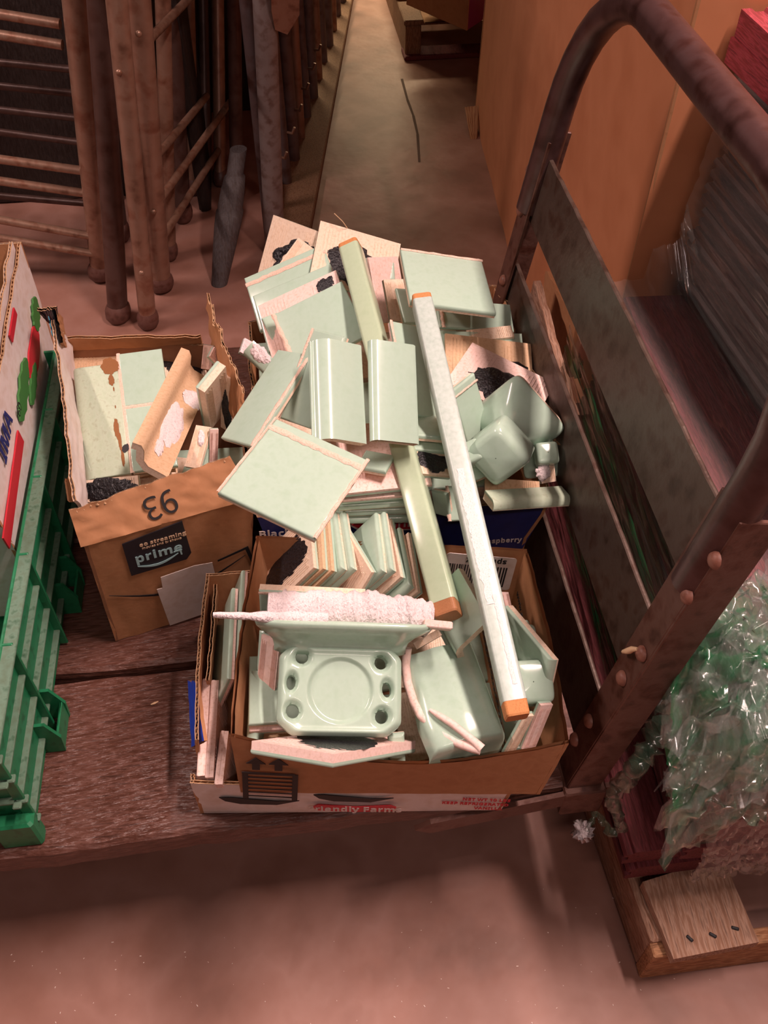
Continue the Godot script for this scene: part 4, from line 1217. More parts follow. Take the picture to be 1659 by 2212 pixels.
func berry_box():
	var o := Vector3(0.11, 0.25, -0.9)
	var t := thing("berry_carton", "dark blue printed fruit carton holding the tall pile of green tile", "cardboard box", o)
	var fl: Vector3 = Vector3(-0.061, 0.42, -0.7462)
	var fr: Vector3 = Vector3(0.2933, 0.42, -0.7269)
	var br: Vector3 = Vector3(0.2577, 0.335, -0.7324) + Vector3(-0.02, -0.083, 0.01)
	var bl := Vector3(fl.x + 0.03, 0.252, br.z - 0.01)
	var kr: Vector3 = Vector3(0.3148, 0.43, -1.164)
	var kl: Vector3 = Vector3(-0.0616, 0.43, -1.0715)
	kl.z = minf(kl.z, kr.z + 0.04)
	var bkr := Vector3(br.x + 0.03, 0.252, kr.z + 0.04)
	var bkl := Vector3(bl.x, 0.252, kr.z + 0.04)
	var c := [fl, fr, br, bl]
	var fp := panel(t, "front_panel", fl, fr, br, bl, M.blue_card, M.kraft, {"seed": 31, "rag": 0.004, "crum": 0.003})
	panel(t, "right_panel", fr, kr, bkr, br, M.kraft, M.kraft, {"seed": 32, "rag": 0.008, "crum": 0.006, "bulge": 0.012})
	panel(t, "back_panel", kr, kl, bkl, bkr, M.blue_card, M.kraft, {"seed": 33, "rag": 0.01})
	panel(t, "left_panel", kl, fl, bl, bkl, M.blue_card, M.kraft, {"seed": 34, "rag": 0.015, "crum": 0.005})
	var b := Mb.new()
	b.quad(bl + Vector3(0, 0.004, 0), br + Vector3(0, 0.004, 0), bkr + Vector3(0, 0.004, 0), bkl + Vector3(0, 0.004, 0))
	part(t, "bottom", b, M.kraft_dark)
	panel(t, "torn_flap", Vector3(0.3098, 0.47, -0.771), Vector3(0.3041, 0.47, -1.0871), Vector3(0.3126, 0.42, -1.1284), Vector3(0.3167, 0.41, -0.7777), M.kraft, M.kraft, {"seed": 35, "rag": 0.012, "crum": 0.01})
	text(t, "letters", "Raspberry", local(t, spot(c, 0.885, 0.34, 0.0, 0.006)), 0.0075, M.white_paper)
	text(t, "letters", "Blackberry", local(t, spot(c, 0.1, 0.15, 0.0, 0.004)), 0.011, M.white_paper)
	decal(t, "red_banner", local(t, spot(c, 0.46, 0.1, -2.0, 0.004)), PackedVector2Array([Vector2(-0.055, 0.0), Vector2(-0.04, 0.012), Vector2(0.04, 0.012), Vector2(0.055, 0.0), Vector2(0.04, -0.012), Vector2(-0.04, -0.012)]), M.white_paper, 0.0012)
	decal(t, "red_banner", local(t, spot(c, 0.46, 0.1, -2.0, 0.005)), PackedVector2Array([Vector2(-0.05, 0.0), Vector2(-0.037, 0.009), Vector2(0.037, 0.009), Vector2(0.05, 0.0), Vector2(0.037, -0.009), Vector2(-0.037, -0.009)]), M.red_ink, 0.0012)
	text(t, "letters", "Farms", local(t, spot(c, 0.49, 0.1, -2.0, 0.0066)), 0.011, M.white_paper)

func tray_boxes():
	var o := Vector3(0.02, 0.25, -0.58)
	var t := thing("white_tray", "shallow white printed carton tray at the bottom front, under the brown box", "cardboard box", o)
	var bl: Vector3 = Vector3(-0.15, 0.252, -0.4613)
	var br: Vector3 = Vector3(0.1843, 0.252, -0.424)
	var fl: Vector3 = Vector3(-0.151, 0.322, -0.4639)
	var fr: Vector3 = Vector3(0.1931, 0.312, -0.4211)
	var kl: Vector3 = Vector3(-0.129, 0.365, -0.7116)
	var c := [fl, fr, br, bl]
	panel(t, "front_panel", fl, fr, br, bl, M.white_card, M.kraft, {"seed": 41, "sag": 0.004, "rag": 0.002, "crum": 0.0003})
	var bkl := Vector3(bl.x + 0.01, 0.252, kl.z + 0.02)
	var bkr := Vector3(br.x, 0.252, kl.z + 0.02)
	var m1: Vector3 = Vector3(-0.1497, 0.33, -0.4876)
	panel(t, "left_panel", fl.lerp(kl, 0.04), fl, bl, bl.lerp(bkl, 0.06), M.white_card, M.kraft, {"seed": 42})
	panel(t, "left_panel", kl, Vector3(-0.1425, 0.352, -0.4971), Vector3(-0.1463, 0.3, -0.4969), bkl, M.kraft, M.kraft, {"seed": 43, "rag": 0.004, "bulge": 0.004})
	panel(t, "left_flap", Vector3(-0.1563, 0.322, -0.5906), Vector3(-0.142, 0.352, -0.5715), Vector3(-0.1327, 0.352, -0.4959), Vector3(-0.1502, 0.322, -0.5062), M.blue_bright, M.kraft, {"seed": 44, "flute": false, "rag": 0.004})
	panel(t, "inner_panel", Vector3(-0.1208, 0.36, -0.6989), Vector3(-0.1302, 0.355, -0.5682), Vector3(-0.1372, 0.28, -0.5961), Vector3(-0.1269, 0.28, -0.7324), M.kraft, M.kraft, {"seed": 45, "rag": 0.003})
	panel(t, "back_panel", kl + Vector3(0.33, 0, 0.01), kl, bkl, bkr, M.kraft, M.kraft, {"seed": 46})
	panel(t, "right_panel", fr, kl + Vector3(0.33, -0.04, 0.01), bkr, br, M.white_card, M.kraft, {"seed": 47})
	var b := Mb.new()
	b.quad(bl + Vector3(0, 0.003, 0), br + Vector3(0, 0.003, 0), bkr + Vector3(0, 0.003, 0), bkl + Vector3(0, 0.003, 0))
	part(t, "bottom", b, M.kraft_dark)
	var slot := PackedVector2Array([Vector2(-0.042, 0.004), Vector2(-0.03, 0.0045), Vector2(0.02, -0.003), Vector2(0.045, -0.001), Vector2(0.02, -0.011), Vector2(-0.02, -0.01), Vector2(-0.036, -0.004)])
	decal(t, "hand_hole", local(t, spot(c, 0.2, 0.47, 0.0, 0.0015)), slot, M.black_ink, 0.001)
	decal(t, "hand_hole", local(t, spot(c, 0.5, 0.36, 0.0, 0.0015)), slot, M.black_ink, 0.001)
	var bn := PackedVector2Array([Vector2(-0.046, 0.004), Vector2(-0.04, 0.009), Vector2(0.0, 0.005), Vector2(0.04, 0.0095), Vector2(0.046, 0.005), Vector2(0.042, -0.004), Vector2(0.0, -0.007), Vector2(-0.042, -0.004)])
	decal(t, "red_banner", local(t, spot(c, 0.51, 0.75, 0.0, 0.0035)), bn, M.red_ink, 0.001)
	text(t, "letters", "Friendly Farms", local(t, spot(c, 0.51, 0.75, 0.0, 0.0048)), 0.0105, M.white_paper)
	text(t, "letters", "KEEP REFRIGERATED", local(t, spot(c, 0.9, 0.63, -3.0, 0.002)), 0.0055, M.red_ink)
	text(t, "letters", "NET WT 10 LBS", local(t, spot(c, 0.93, 0.46, -3.0, 0.002)), 0.0055, M.red_ink)
	text(t, "letters", "VANILLA", local(t, spot(c, 0.95, 0.84, -3.0, 0.002)), 0.0055, M.red_ink)
	# tiles standing in the tray, left of the brown box
	var pk := [[Vector3(-0.1326, 0.335, -0.587), Vector3(-0.1394, 0.325, -0.4727)], [Vector3(-0.1224, 0.337, -0.5833), Vector3(-0.1305, 0.325, -0.4705)], [Vector3(-0.1133, 0.33, -0.5165), Vector3(-0.1199, 0.324, -0.4676)]]
	for i in 3:
		var a: Vector3 = pk[i][0]
		var d: Vector3 = pk[i][1]
		var l := a.distance_to(d)
		tile(frame((a + d) / 2 + Vector3(0.0045, -0.04, 0), a - d, Vector3(0, 1, 0)) * Transform3D(Basis(), Vector3(0, 0, 0)), maxf(l, 0.06), 0.08, ["leftmost of the pink tiles standing on edge in the white tray", "second pink tile standing on edge in the white tray", "pink tile on edge in the white tray, tight against the brown box corner"][i], {"back": true, "body": "bisque_pink", "t": 0.0095, "glaze": "bisque_pink"})
	for i in 2:
		var p: Vector3 = [Vector3(-0.0987, 0.375, -0.6388), Vector3(-0.1111, 0.37, -0.618)][i]
		tile(frame(p + Vector3(0, -0.045, 0), Vector3(0.06, 0.05, -1), Vector3(0.35, 1, 0)), 0.12, 0.108, ["tall pink backed tile leaning in the white tray against the brown box", "pink backed tile leaning just left of the tallest one in the white tray"][i], {"back": true, "body": "bisque_pink"})
	for i in 4:
		tile(frame(Vector3(-0.03 + 0.105 * (i % 2), 0.268, -0.545 - 0.11 * (i / 2)), Vector3(1, 0, 0.05 * i), Vector3(0, 0.02, -1)), 0.1, 0.1, "tile lying flat in the white tray, hidden under the brown box", {"group": "tiles under the brown box", "t": 0.02})
	# brown box on top
	var x := thing("brown_box", "open brown box in the front, fluted rim bowed, filled with soap dishes and tiles", "cardboard box", Vector3(0.08, 0.3, -0.6))
	var f0: Vector3 = Vector3(-0.098, 0.41, -0.4657)
	var f1: Vector3 = Vector3(0.2393, 0.4, -0.4214)
	var f2: Vector3 = Vector3(0.2208, 0.3, -0.4159)
	var f3: Vector3 = Vector3(-0.0996, 0.305, -0.4551)
	var g0: Vector3 = Vector3(-0.0627, 0.43, -0.7093)
	var g1: Vector3 = Vector3(0.248, 0.42, -0.6591)
	var g2 := Vector3(g1.x - 0.01, 0.3, g1.z + 0.01)
	var g3 := Vector3(g0.x + 0.01, 0.305, g0.z + 0.01)
	var fc := [f0, f1, f2, f3]
	panel(x, "front_panel", f0, f1, f2, f3, M.kraft, M.kraft, {"seed": 51, "sag": 0.03, "bulge": 0.012, "flute": false, "crum": 0.001})
	panel(x, "right_panel", f1, g1, g2, f2, M.kraft, M.kraft, {"seed": 52, "rag": 0.003, "flute": false, "bulge": 0.006})
	panel(x, "back_panel", g1, g0, g3, g2, M.kraft, M.kraft, {"seed": 53, "flute": false})
	panel(x, "left_panel", g0, f0, f3, g3, M.kraft, M.kraft, {"seed": 54, "rag": 0.004, "flute": false, "bulge": 0.006, "sag": 0.01})
	b = Mb.new()
	b.quad(f3 + Vector3(0, 0.003, 0), f2 + Vector3(0, 0.003, 0), g2 + Vector3(0, 0.003, 0), g3 + Vector3(0, 0.003, 0))
	part(x, "bottom", b, M.kraft_dark)
	for s in [-0.0115, 0.0115]:
		decal(x, "arrow_print", local(x, spot(fc, 0.105, 0.34, -3.0, 0.009)) * Transform3D(Basis(), Vector3(s, 0, 0)), PackedVector2Array([Vector2(-0.004, -0.01), Vector2(0.004, -0.01), Vector2(0.004, 0.001), Vector2(0.01, 0.001), Vector2(0, 0.012), Vector2(-0.01, 0.001), Vector2(-0.004, 0.001)]), M.black_ink)
	decal(x, "line_print", local(x, spot(fc, 0.105, 0.51, -3.0, 0.008)), rect(0.055, 0.0016), M.black_ink)
	for s in [[-0.026, 0.006, 0.05], [0.026, 0.006, 0.05]]:
		decal(x, "line_print", local(x, spot(fc, 0.105, 0.77, -3.0, 0.007)), rect(s[1], s[2], s[0], 0), M.black_ink)
	for i in 7:
		decal(x, "line_print", local(x, spot(fc, 0.105, 0.77, -3.0, 0.007)), rect(0.047, 0.0026 if i == 0 else 0.0014, 0, 0.024 - 0.0072 * i), M.black_ink)
	# inside of the right wall
	var rin := [g1 + Vector3(-0.006, 0, 0), f1 + Vector3(-0.006, 0, 0), f2 + Vector3(-0.006, 0, 0), g2 + Vector3(-0.006, 0, 0)]
	text(x, "inside_print", "www.amazon.com/recycle", local(x, spot(rin, 0.4, 0.32, 0.0, 0.003)), 0.008, M.black_ink, "Droid Sans", 400)
	text(x, "inside_print", "CARTON PLEASE RECYCLE", local(x, spot(rin, 0.38, 0.48, 0.0, 0.003)), 0.007, M.black_ink, "Droid Sans", 400)
	text(x, "inside_print", "RIAL", local(x, spot(rin, 0.3, 0.7, 0.0, 0.003)), 0.016, M.black_ink)
	# bar code label inside the back wall
	var bi := [g0 + Vector3(0, 0, 0.006), g1 + Vector3(0, 0, 0.006), g2 + Vector3(0, 0, 0.006), g3 + Vector3(0, 0, 0.006)]
	var lt := local(x, spot(bi, 0.83, 0.27, -3.0, 0.002))
	var pl := PackedVector2Array()
	for q in [[0.037, 0.024, 0], [-0.037, 0.024, 90], [-0.037, -0.024, 180], [0.037, -0.024, 270]]: pl.append_array(arc(Vector2(q[0], q[1]), 0.004, q[2], q[2] + 90, 4))
	var lab := decal(x, "bar_code_label", lt, pl, M.white_paper, 0.0008)
	b = Mb.new()
	var bx := -0.035
	var rg := RandomNumberGenerator.new()
	rg.seed = 5
	while bx < 0.034:
		var w := 0.0006 * rg.randi_range(1, 3)
		b.prism(lt, rect(w, 0.034, bx, -0.006), 0.0008, 0.0012)
		bx += w + 0.0006 * rg.randi_range(1, 3)
	sub(lab, "bar_code", b, M.black_ink)
	text(lab, "letters", "spNKC0X", lt * Transform3D(Basis(Vector3.BACK, PI), Vector3(0.006, 0.02, 0.0012)), 0.008, M.black_ink)
func bar(label: String, a: Vector3, c: Vector3, w: float, roll: float, m: String, ends: Array, e := {}) -> Node3D:
	# square ceramic towel bar from a (far) to c (near), slightly rounded edges
	var f := frame((a + c) / 2, c - a, Vector3.UP)
	f.basis = f.basis * Basis(Vector3.RIGHT, deg_to_rad(roll))
	var t := thing("towel_bar", label, "towel bar", f)
	var l := a.distance_to(c)
	var h := w / 2
	var k := w * 0.16
	var ring := func(x: float, s: float) -> PackedVector3Array:
		var q := PackedVector3Array()
		for cn in [[1, 1, 0], [-1, 1, 90], [-1, -1, 180], [1, -1, 270]]:
			for p in arc(Vector2(cn[0] * (h - k), cn[1] * (h - k)), k, cn[2], cn[2] + 90, 4): q.append(Vector3(x, p.x * s, p.y * s))
		return q
	var b := Mb.new(true)
	var rings := []
	for i in 9: rings.append(ring.call(lerpf(-l / 2, l / 2, i / 8.0), 1.0))
	b.loft(rings, true, false)
	var gl := put(t, "glaze", b.mesh(), M[m])
	for i in 2:
		b = Mb.new()
		var s := -1.0 if i == 0 else 1.0
		b.loft([ring.call(s * (l / 2 - 0.002), 0.985), ring.call(s * (l / 2 + (0.007 if i == 0 else 0.013)), 0.97), ring.call(s * (l / 2 + (0.008 if i == 0 else 0.015)), 0.9)], true, true, false)
		put(t, "clay_end", b.mesh(), M[ends[i]])
	for s in e.get("scuff", []):
		put(t, "scuff", ribbon(Vector3(s[0] * l, h + 0.0001, s[2]), Vector3(s[1] * l, h + 0.0001, s[2]), Vector3.BACK, Vector3.UP, s[3], 0.0002, int(s[1] * 999), 60).mesh(), M.scuff)
	return t

func superring(cx: Vector3, u: Vector3, v: Vector3, a: float, b_: float, e: float, n := 40) -> PackedVector3Array:
	var q := PackedVector3Array()
	for i in n:
		var an := TAU * i / n
		var c := cos(an)
		var s := sin(an)
		q.append(cx + u * (signf(c) * pow(absf(c), e) * a) + v * (signf(s) * pow(absf(s), e) * b_))
	return q

# wall fixture: square plate flowing through a waist into a square knob; local z outward
func bracket(at: Transform3D, s: float, label: String, head := 0.5, lenf := 0.75, called := "towel_bar_bracket", slide := Vector2.ZERO) -> Node3D:
	var t := thing(called, label, "bathroom fixture", at)
	var b := Mb.new(true)
	var rings := []
	for k in [[0.0, 0.5, 0.22], [0.02, 0.505, 0.22], [0.05, 0.5, 0.24], [0.09, 0.47, 0.28], [0.15, 0.41, 0.36], [0.22, 0.335, 0.5], [0.3, 0.27, 0.62], [0.38, 0.225, 0.7], [0.45, 0.205, 0.7], [0.52, 0.215, 0.55], [0.57, 0.24, 0.4]]:
		var z: float = k[0] * lenf / 0.75 * s
		var sh: Vector2 = slide * (k[0] / 0.75) * s
		rings.append(superring(Vector3(sh.x, sh.y, z), Vector3.RIGHT, Vector3.UP, k[1] * s, k[1] * s, k[2]))
	b.loft(rings, true, true)
	put(t, "plate", b.mesh(), M.glaze)
	b = Mb.new(true)
	rings = []
	var z0 := 0.55 * lenf / 0.75 * s
	var hs := head * s / 2
	for k in [[0.0, 0.6], [0.0, 0.8], [0.06, 0.94], [0.16, 1.0], [0.5, 1.0], [0.75, 1.0], [0.88, 0.96], [0.96, 0.86], [1.0, 0.7], [1.0, 0.0]]:
		var sh: Vector2 = slide * ((z0 / s + k[0] * head * 0.8) / 0.75) * s
		rings.append(superring(Vector3(sh.x, sh.y, z0 + k[0] * head * s * 0.8), Vector3.RIGHT, Vector3.UP, maxf(hs * k[1], 0.0005), maxf(hs * k[1], 0.0005), 0.3))
	b.loft(rings, true, false)
	put(t, "knob", b.mesh(), M.glaze)
	b = Mb.new()
	b.loft([superring(Vector3(0, 0, -0.001), Vector3.RIGHT, Vector3.UP, s * 0.495, s * 0.495, 0.2), superring(Vector3(0, 0, -0.008), Vector3.RIGHT, Vector3.UP, s * 0.48, s * 0.48, 0.2)], true, true, false)
	put(t, "clay_back", b.mesh(), M.bisque)
	return t

func pile():
	var sq := [0.0025, 0.0025, 0.0025, 0.0025]
	# back row, backs outward
	tile(tf(0.0094, 0.4872, -1.2, -0.2795, -0.3677, -0.087, 0.8827), 0.1017, 0.087, "pink tile back with a black mastic ring, topmost at the pile's far left", {"back": true, "mastic": [[0.16, -0.12, 0.46, 0.4, 0.3, 0.003, 0.6]]})
	tile(tf(0.1, 0.5059, -1.1416, -0.5595, 0.0207, -0.1656, 0.8119), 0.121, 0.1019, "large pink tile back with a round black mastic dab, behind the pale towel bar", {"back": true, "mastic": [[-0.03, -0.08, 0.3, 0.34, 0.1, 0.004]]})
	tile(tf(0.0188, 0.5027, -1.1637, -0.3566, -0.307, -0.2655, 0.8415), 0.0382, 0.0474, "small cream tile corner showing in front of the ringed tile back", {"back": true})
	# fan of leaning tiles at the left
	tile(tf(0.0051, 0.4884, -1.1138, -0.5638, -0.0734, 0.1595, 0.807), 0.1244, 0.0946, "green tile with a strip of old grout along its top, rearmost of the fan", {"grout": [["T", 0.014, 0.007]]})
	tile(tf(0.0133, 0.488, -1.0653, -0.551, -0.0769, 0.1549, 0.8164), 0.1186, 0.0942, "second green tile of the fan, cream upper edge showing below the grout strip", {"body": "bisque_pink", "t": 0.009})
	tile(tf(0.0191, 0.4934, -1.037, -0.5609, -0.1079, 0.1701, 0.803), 0.1206, 0.0955, "tile back flecked with black in the fan, just behind the large green tile", {"back": true, "body": "bisque_pink", "mastic": [[0.33, 0.33, 0.1, 0.13, 0.5, 0.001], [0.4, 0.4, 0.04, 0.05, 0.1, 0.001]]})
	tile(tf(0.0373, 0.503, -1.0027, -0.559, -0.016, 0.1884, 0.8073), 0.1036, 0.093, "large green tile at the front of the fan, half shaded by the towel bar", {"grout": [["L", 0.001, 0.006]]})
	tile(tf(-0.0196, 0.4752, -1.0353, -0.4722, 0.1593, 0.1098, 0.86), 0.0243, 0.0475, "narrow green tile strip peeping out left of the large fanned tile", {})
	var q = [tf(-0.0477, 0.4635, -0.9962, -0.5466, 0.0238, 0.3639, 0.7538), 0.0232, 0.0441]
	var o := trim(q[0], PackedVector2Array([Vector2(-q[1] / 2, -0.016), Vector2(-q[1] / 2, -0.004), Vector2(-q[1] / 2 + 0.004, 0.0), Vector2(q[1] / 2, 0.0)]), q[2], 0.008, "small corner trim tile with pinkish plaster, at the left rim of the blue carton")
	put(o, "plaster", blob(0.004, 0, 0.010, 0.02, 0, 0.005, 3).mesh(), M.plaster)
	tile(tf(-0.0603, 0.4539, -1.0281, -0.5009, 0.1243, -0.2858, 0.8075), 0.0204, 0.0233, "lilac grey chip of tile at the left rim of the blue carton", {"back": true, "body": "plaster"})
	# middle
	tile(tf(-0.0371, 0.5305, -0.8365, -0.5496, -0.4307, -0.0771, 0.7117), 0.0646, 0.131, "green tile sloping down to the left above the parcel box", {"grout": [["R", 0.003, 0.006]]})
	tile(tf(0.0172, 0.5566, -0.8321, -0.4239, -0.4092, -0.0568, 0.806), 0.0543, 0.1118, "green tile under the curved cap trim, its left edge chipped", {"grout": [["L", 0.002, 0.004]]})
	q = [tf(0.0482, 0.5751, -0.7851, -0.5235, 0.1626, -0.1362, 0.8252), 0.0578, 0.1201]
	var w: float = q[1]
	var ln := PackedVector2Array([Vector2(-w / 2 - 0.001, -0.016), Vector2(-w / 2, -0.012)])
	ln.append_array(arc(Vector2(-w / 2 + 0.02, -0.019), 0.02, 160, 90, 7))
	ln.append(Vector2(w / 2 - 0.002, -0.001))
	ln.append(Vector2(w / 2, -0.002))
	trim(q[0], ln, q[2], 0.008, "green cap trim tile with one rolled edge, left of the two middle trims")
	q = [tf(0.1092, 0.5614, -0.7914, -0.5141, 0.1086, -0.1158, 0.8429), 0.0557, 0.1207]
	w = q[1]
	ln = PackedVector2Array([Vector2(-w / 2, -0.008)])
	ln.append_array(arc(Vector2(-w / 2 + 0.009, -0.009), 0.009, 170, 90, 5))
	ln.append(Vector2(w / 2 - 0.003, 0.0))
	ln.append(Vector2(w / 2, -0.002))
	trim(q[0], ln, q[2], 0.008, "flat green trim tile with a bullnose edge, right of the two middle trims")
	tile(tf(-0.0102, 0.5959, -0.639, -0.6377, -0.1703, -0.239, 0.7122), 0.1071, 0.1089, "big square green tile with a pale grout line, overhanging the front of the pile", {"grout": [["T", 0.013, 0.0065], ["L", 0.0, 0.003], ["R", 0.0, 0.004]], "t": 0.0085})
	# right hand side
	tile(tf(0.202, 0.5721, -0.9833, -0.6815, 0.0785, -0.0872, 0.7224), 0.1117, 0.1088, "broad glossy green tile lying on top at the upper right of the pile", {"grout": [["T", 0.003, 0.004]], "r": [0.002, 0.002, 0.0035, 0.0035], "t": 0.009})
	tile(tf(0.1404, 0.4893, -1.0906, -0.3682, 0.2789, -0.0663, 0.8844), 0.0542, 0.0911, "pink tile back standing between the towel bar and the broad upper tile", {"back": true, "body": "bisque_pink"})
	tile(tf(0.1461, 0.5044, -1.0436, -0.469, 0.1379, -0.0336, 0.8717), 0.0298, 0.0591, "cream tile offcut in front of the standing pink tile back", {"back": true, "mastic": [[0.2, -0.3, 0.12, 0.2, 0.2, 0.001]]})
	tile(tf(0.1438, 0.5045, -1.1124, -0.4539, 0.0449, -0.0443, 0.8888), 0.0168, 0.0271, "thin green tile edge above the cream offcut", {})
	tile(tf(0.1594, 0.512, -1.0177, -0.5462, 0.1817, -0.0621, 0.8153), 0.0272, 0.0544, "small green tile piece right of the cream offcut", {})
	tile(tf(0.1444, 0.5261, -0.8696, -0.5372, 0.2255, -0.1298, 0.8023), 0.0469, 0.1269, "long green tile between the two towel bars", {"body": "bisque_pink", "grout": [["L", 0.0, 0.004]]})
	tile(tf(0.2476, 0.4992, -1.0024, -0.4788, 0.1663, -0.0837, 0.8579), 0.1173, 0.0406, "green tile in the shade under the broad upper tile", {"grout": [["L", 0.006, 0.006]]})
	tile(tf(0.2616, 0.4912, -0.9721, -0.6731, 0.0032, 0.015, 0.7394), 0.0616, 0.0226, "cream tile edge showing under the shaded green tile", {"back": true})
	tile(tf(0.2468, 0.4868, -0.9584, -0.6094, -0.0197, -0.0548, 0.7907), 0.1126, 0.0395, "green tile whose top band shows above the mottled tile back", {})
	tile(tf(0.2503, 0.4871, -0.9209, -0.5717, 0.0248, -0.096, 0.8144), 0.117, 0.0684, "buff tile back with ridges and black mastic, upper of the two at the right", {"back": true, "body": "bisque_tan", "mastic": [[0.05, -0.25, 0.42, 0.3, 0.1, 0.003, 0.5]]})
	tile(tf(0.2532, 0.4989, -0.8637, -0.6703, -0.1166, -0.2747, 0.6794), 0.1182, 0.0911, "pink tile back with a wide black mastic slab, above the square bracket", {"back": true, "body": "bisque_pink", "mastic": [[0.05, -0.12, 0.4, 0.33, -0.1, 0.004]]})
	tile(tf(0.2031, 0.5142, -0.8037, -0.1971, 0.3521, 0.0668, 0.9125), 0.0428, 0.071, "green tile with a grout line, turned on its corner beside the long near towel bar", {"grout": [["T", 0.009, 0.003]]})
	# square bracket
	var ba = [tf(0.2538, 0.5216, -0.7684, -0.551, -0.2948, -0.2699, 0.7325), 0.0796, 0.071]
	var bz := Vector3(-0.42, 0.32, 0.85).normalized()
	var bx := Vector3(0.72, 0.45, -0.35)
	bx = (bx - bz * bx.dot(bz)).normalized()
	bracket(Transform3D(Basis(bx, bz.cross(bx), bz), Vector3(0.2587, 0.485, -0.8047)), 0.09, "glossy green ceramic bracket with a square knob, at the right of the pile", 0.64, 0.95)
	var bb = [tf(0.202, 0.488, -0.7438, -0.5276, -0.1312, 0.2013, 0.8148), 0.0212, 0.0405]
	bracket(bb[0], 0.045, "second green ceramic bracket half hidden left of the big square knob", 0.6, 0.5)
	bracket(Transform3D(Basis(Vector3.RIGHT, -1.0), Vector3(0.2869, 0.452, -0.7705)), 0.045, "worn pale bracket tucked under the big square bracket", 0.6, 0.5)
	tile(tf(0.2874, 0.4627, -0.7439, -0.3738, 0.1793, -0.0455, 0.9089), 0.0216, 0.0341, "cream tile piece with a lump of plaster near the right rim of the blue carton", {"back": true, "plaster": [[-0.3, -0.1, 0.5, 0.3, 0.2, 0.006]]})
	tile(tf(0.3013, 0.459, -0.7612, -0.2867, 0.3257, -0.0592, 0.899), 0.0151, 0.0306, "green tile sliver against the right rim of the blue carton", {})
	tile(tf(0.2405, 0.4605, -0.7229, -0.6632, -0.0533, -0.0738, 0.7429), 0.065, 0.0198, "cream tile back lying under the square knob", {"back": true, "body": "bisque_tan"})
	tile(tf(0.2562, 0.4669, -0.7023, -0.7626, 0.169, -0.0057, 0.6244), 0.1066, 0.0258, "pale green bullnose tile with bright highlights, lying on the right front rim", {"r": [0.001, 0.004, 0.009, 0.001], "t": 0.012, "glaze": "glaze_worn"})
	tile(tf(0.1496, 0.4878, -0.7508, -0.6588, 0.1401, -0.0909, 0.7336), 0.0367, 0.0462, "tile back coated with black mastic between the two towel bars", {"back": true, "mastic": [[0.0, 0.05, 0.55, 0.5, 0.0, 0.002]]})
	for i in 2:
		tile([tf(0.1507, 0.503, -0.795, -0.7954, -0.0034, -0.0895, 0.5994), 0.0237, 0.0167, tf(0.1511, 0.495, -0.7877, -0.7162, -0.0079, -0.0794, 0.6933), 0.0256, 0.0142][i * 3], 0.06, 0.06, ["upper green tile edge in the stack between the towel bars", "lower green tile edge in the stack between the towel bars"][i], {})
	# flat stack under the big square tile
	tile(tf(0.0823, 0.4972, -0.7488, -0.7678, -0.1397, -0.1478, 0.6076), 0.0353, 0.037, "green tile with a cream edge lying under the two upright trims", {})
	var ys := [0.484, 0.472, 0.46, 0.448, 0.436]
	var px := [Vector3(0.0884, 0.484, -0.7176), Vector3(0.0803, 0.472, -0.7168), Vector3(0.083, 0.46, -0.7174), Vector3(0.0857, 0.448, -0.7178), Vector3(0.0881, 0.436, -0.7151)]
	for i in 5:
		var p: Vector3 = px[i]
		tile(frame(p + Vector3(0.004 * (i % 3), 0, -0.052), Vector3(1, -0.01, 0.03 * (i - 1)), Vector3(0, 0.04, -1)), 0.108 if i != 1 else 0.1, 0.108, ["pink tile back on top of the flat stack by the far towel bar", "chipped pink tile second in the flat stack by the far towel bar", "green bullnose tile third in the flat stack by the far towel bar", "green bullnose tile fourth in the flat stack by the far towel bar", "green tile at the bottom of the flat stack by the far towel bar"][i], {"back": i < 2, "body": "bisque_pink" if i < 2 else "bisque", "r": [0.002, 0.002, 0.006, 0.002] if i > 1 else sq})
	tile(tf(0.1533, 0.4511, -0.7127, -0.146, -0.3913, 0.1337, 0.8987), 0.0233, 0.0315, "green tile slipped sideways beside the near end of the flat stack", {})
	tile(tf(0.181, 0.4505, -0.7128, -0.4703, -0.015, -0.0102, 0.8823), 0.0373, 0.042, "green tile with a raw pink left edge standing under the near towel bar", {"body": "bisque_pink", "grout": [["L", 0.001, 0.004]]})
	# towel bars
	bar("pale green square towel bar with orange clay ends, passing under the two upright trims", Vector3(0.0901, 0.552, -1.096), Vector3(0.1355, 0.452, -0.5694), 0.028, 24.0, "glaze_pale", ["orange_clay", "brown_clay"])
	bar("long scuffed silvery green towel bar lying on top of everything, orange clay ends", Vector3(0.1605, 0.58, -0.926), Vector3(0.1823, 0.452, -0.4448), 0.024, 2.0, "bar_worn", ["orange_clay", "orange_clay"], {"scuff": [[-0.02, 0.3, 0.003, 0.008], [0.02, 0.24, 0.001, 0.011], [0.28, 0.47, -0.003, 0.004]]})
	# core of the pile, only glimpsed through gaps
	for i in 18:
		var lv := i / 9 + 4
		var cl := i % 9
		var p := Vector3(-0.005 + 0.098 * (cl % 3) + 0.004 * sin(i * 1.7), 0.268 + 0.031 * lv, -0.815 - 0.108 * (cl / 3))
		tile(frame(p, Vector3(1, 0.02 * sin(i), 0.06 * sin(i * 2.3)), Vector3(0, 0.03 * cos(i), -1)), 0.094, 0.1, "tile lying flat deep in the blue carton under the leaning ones", {"group": "tiles buried in the blue carton", "t": 0.022, "back": i % 2 == 0})

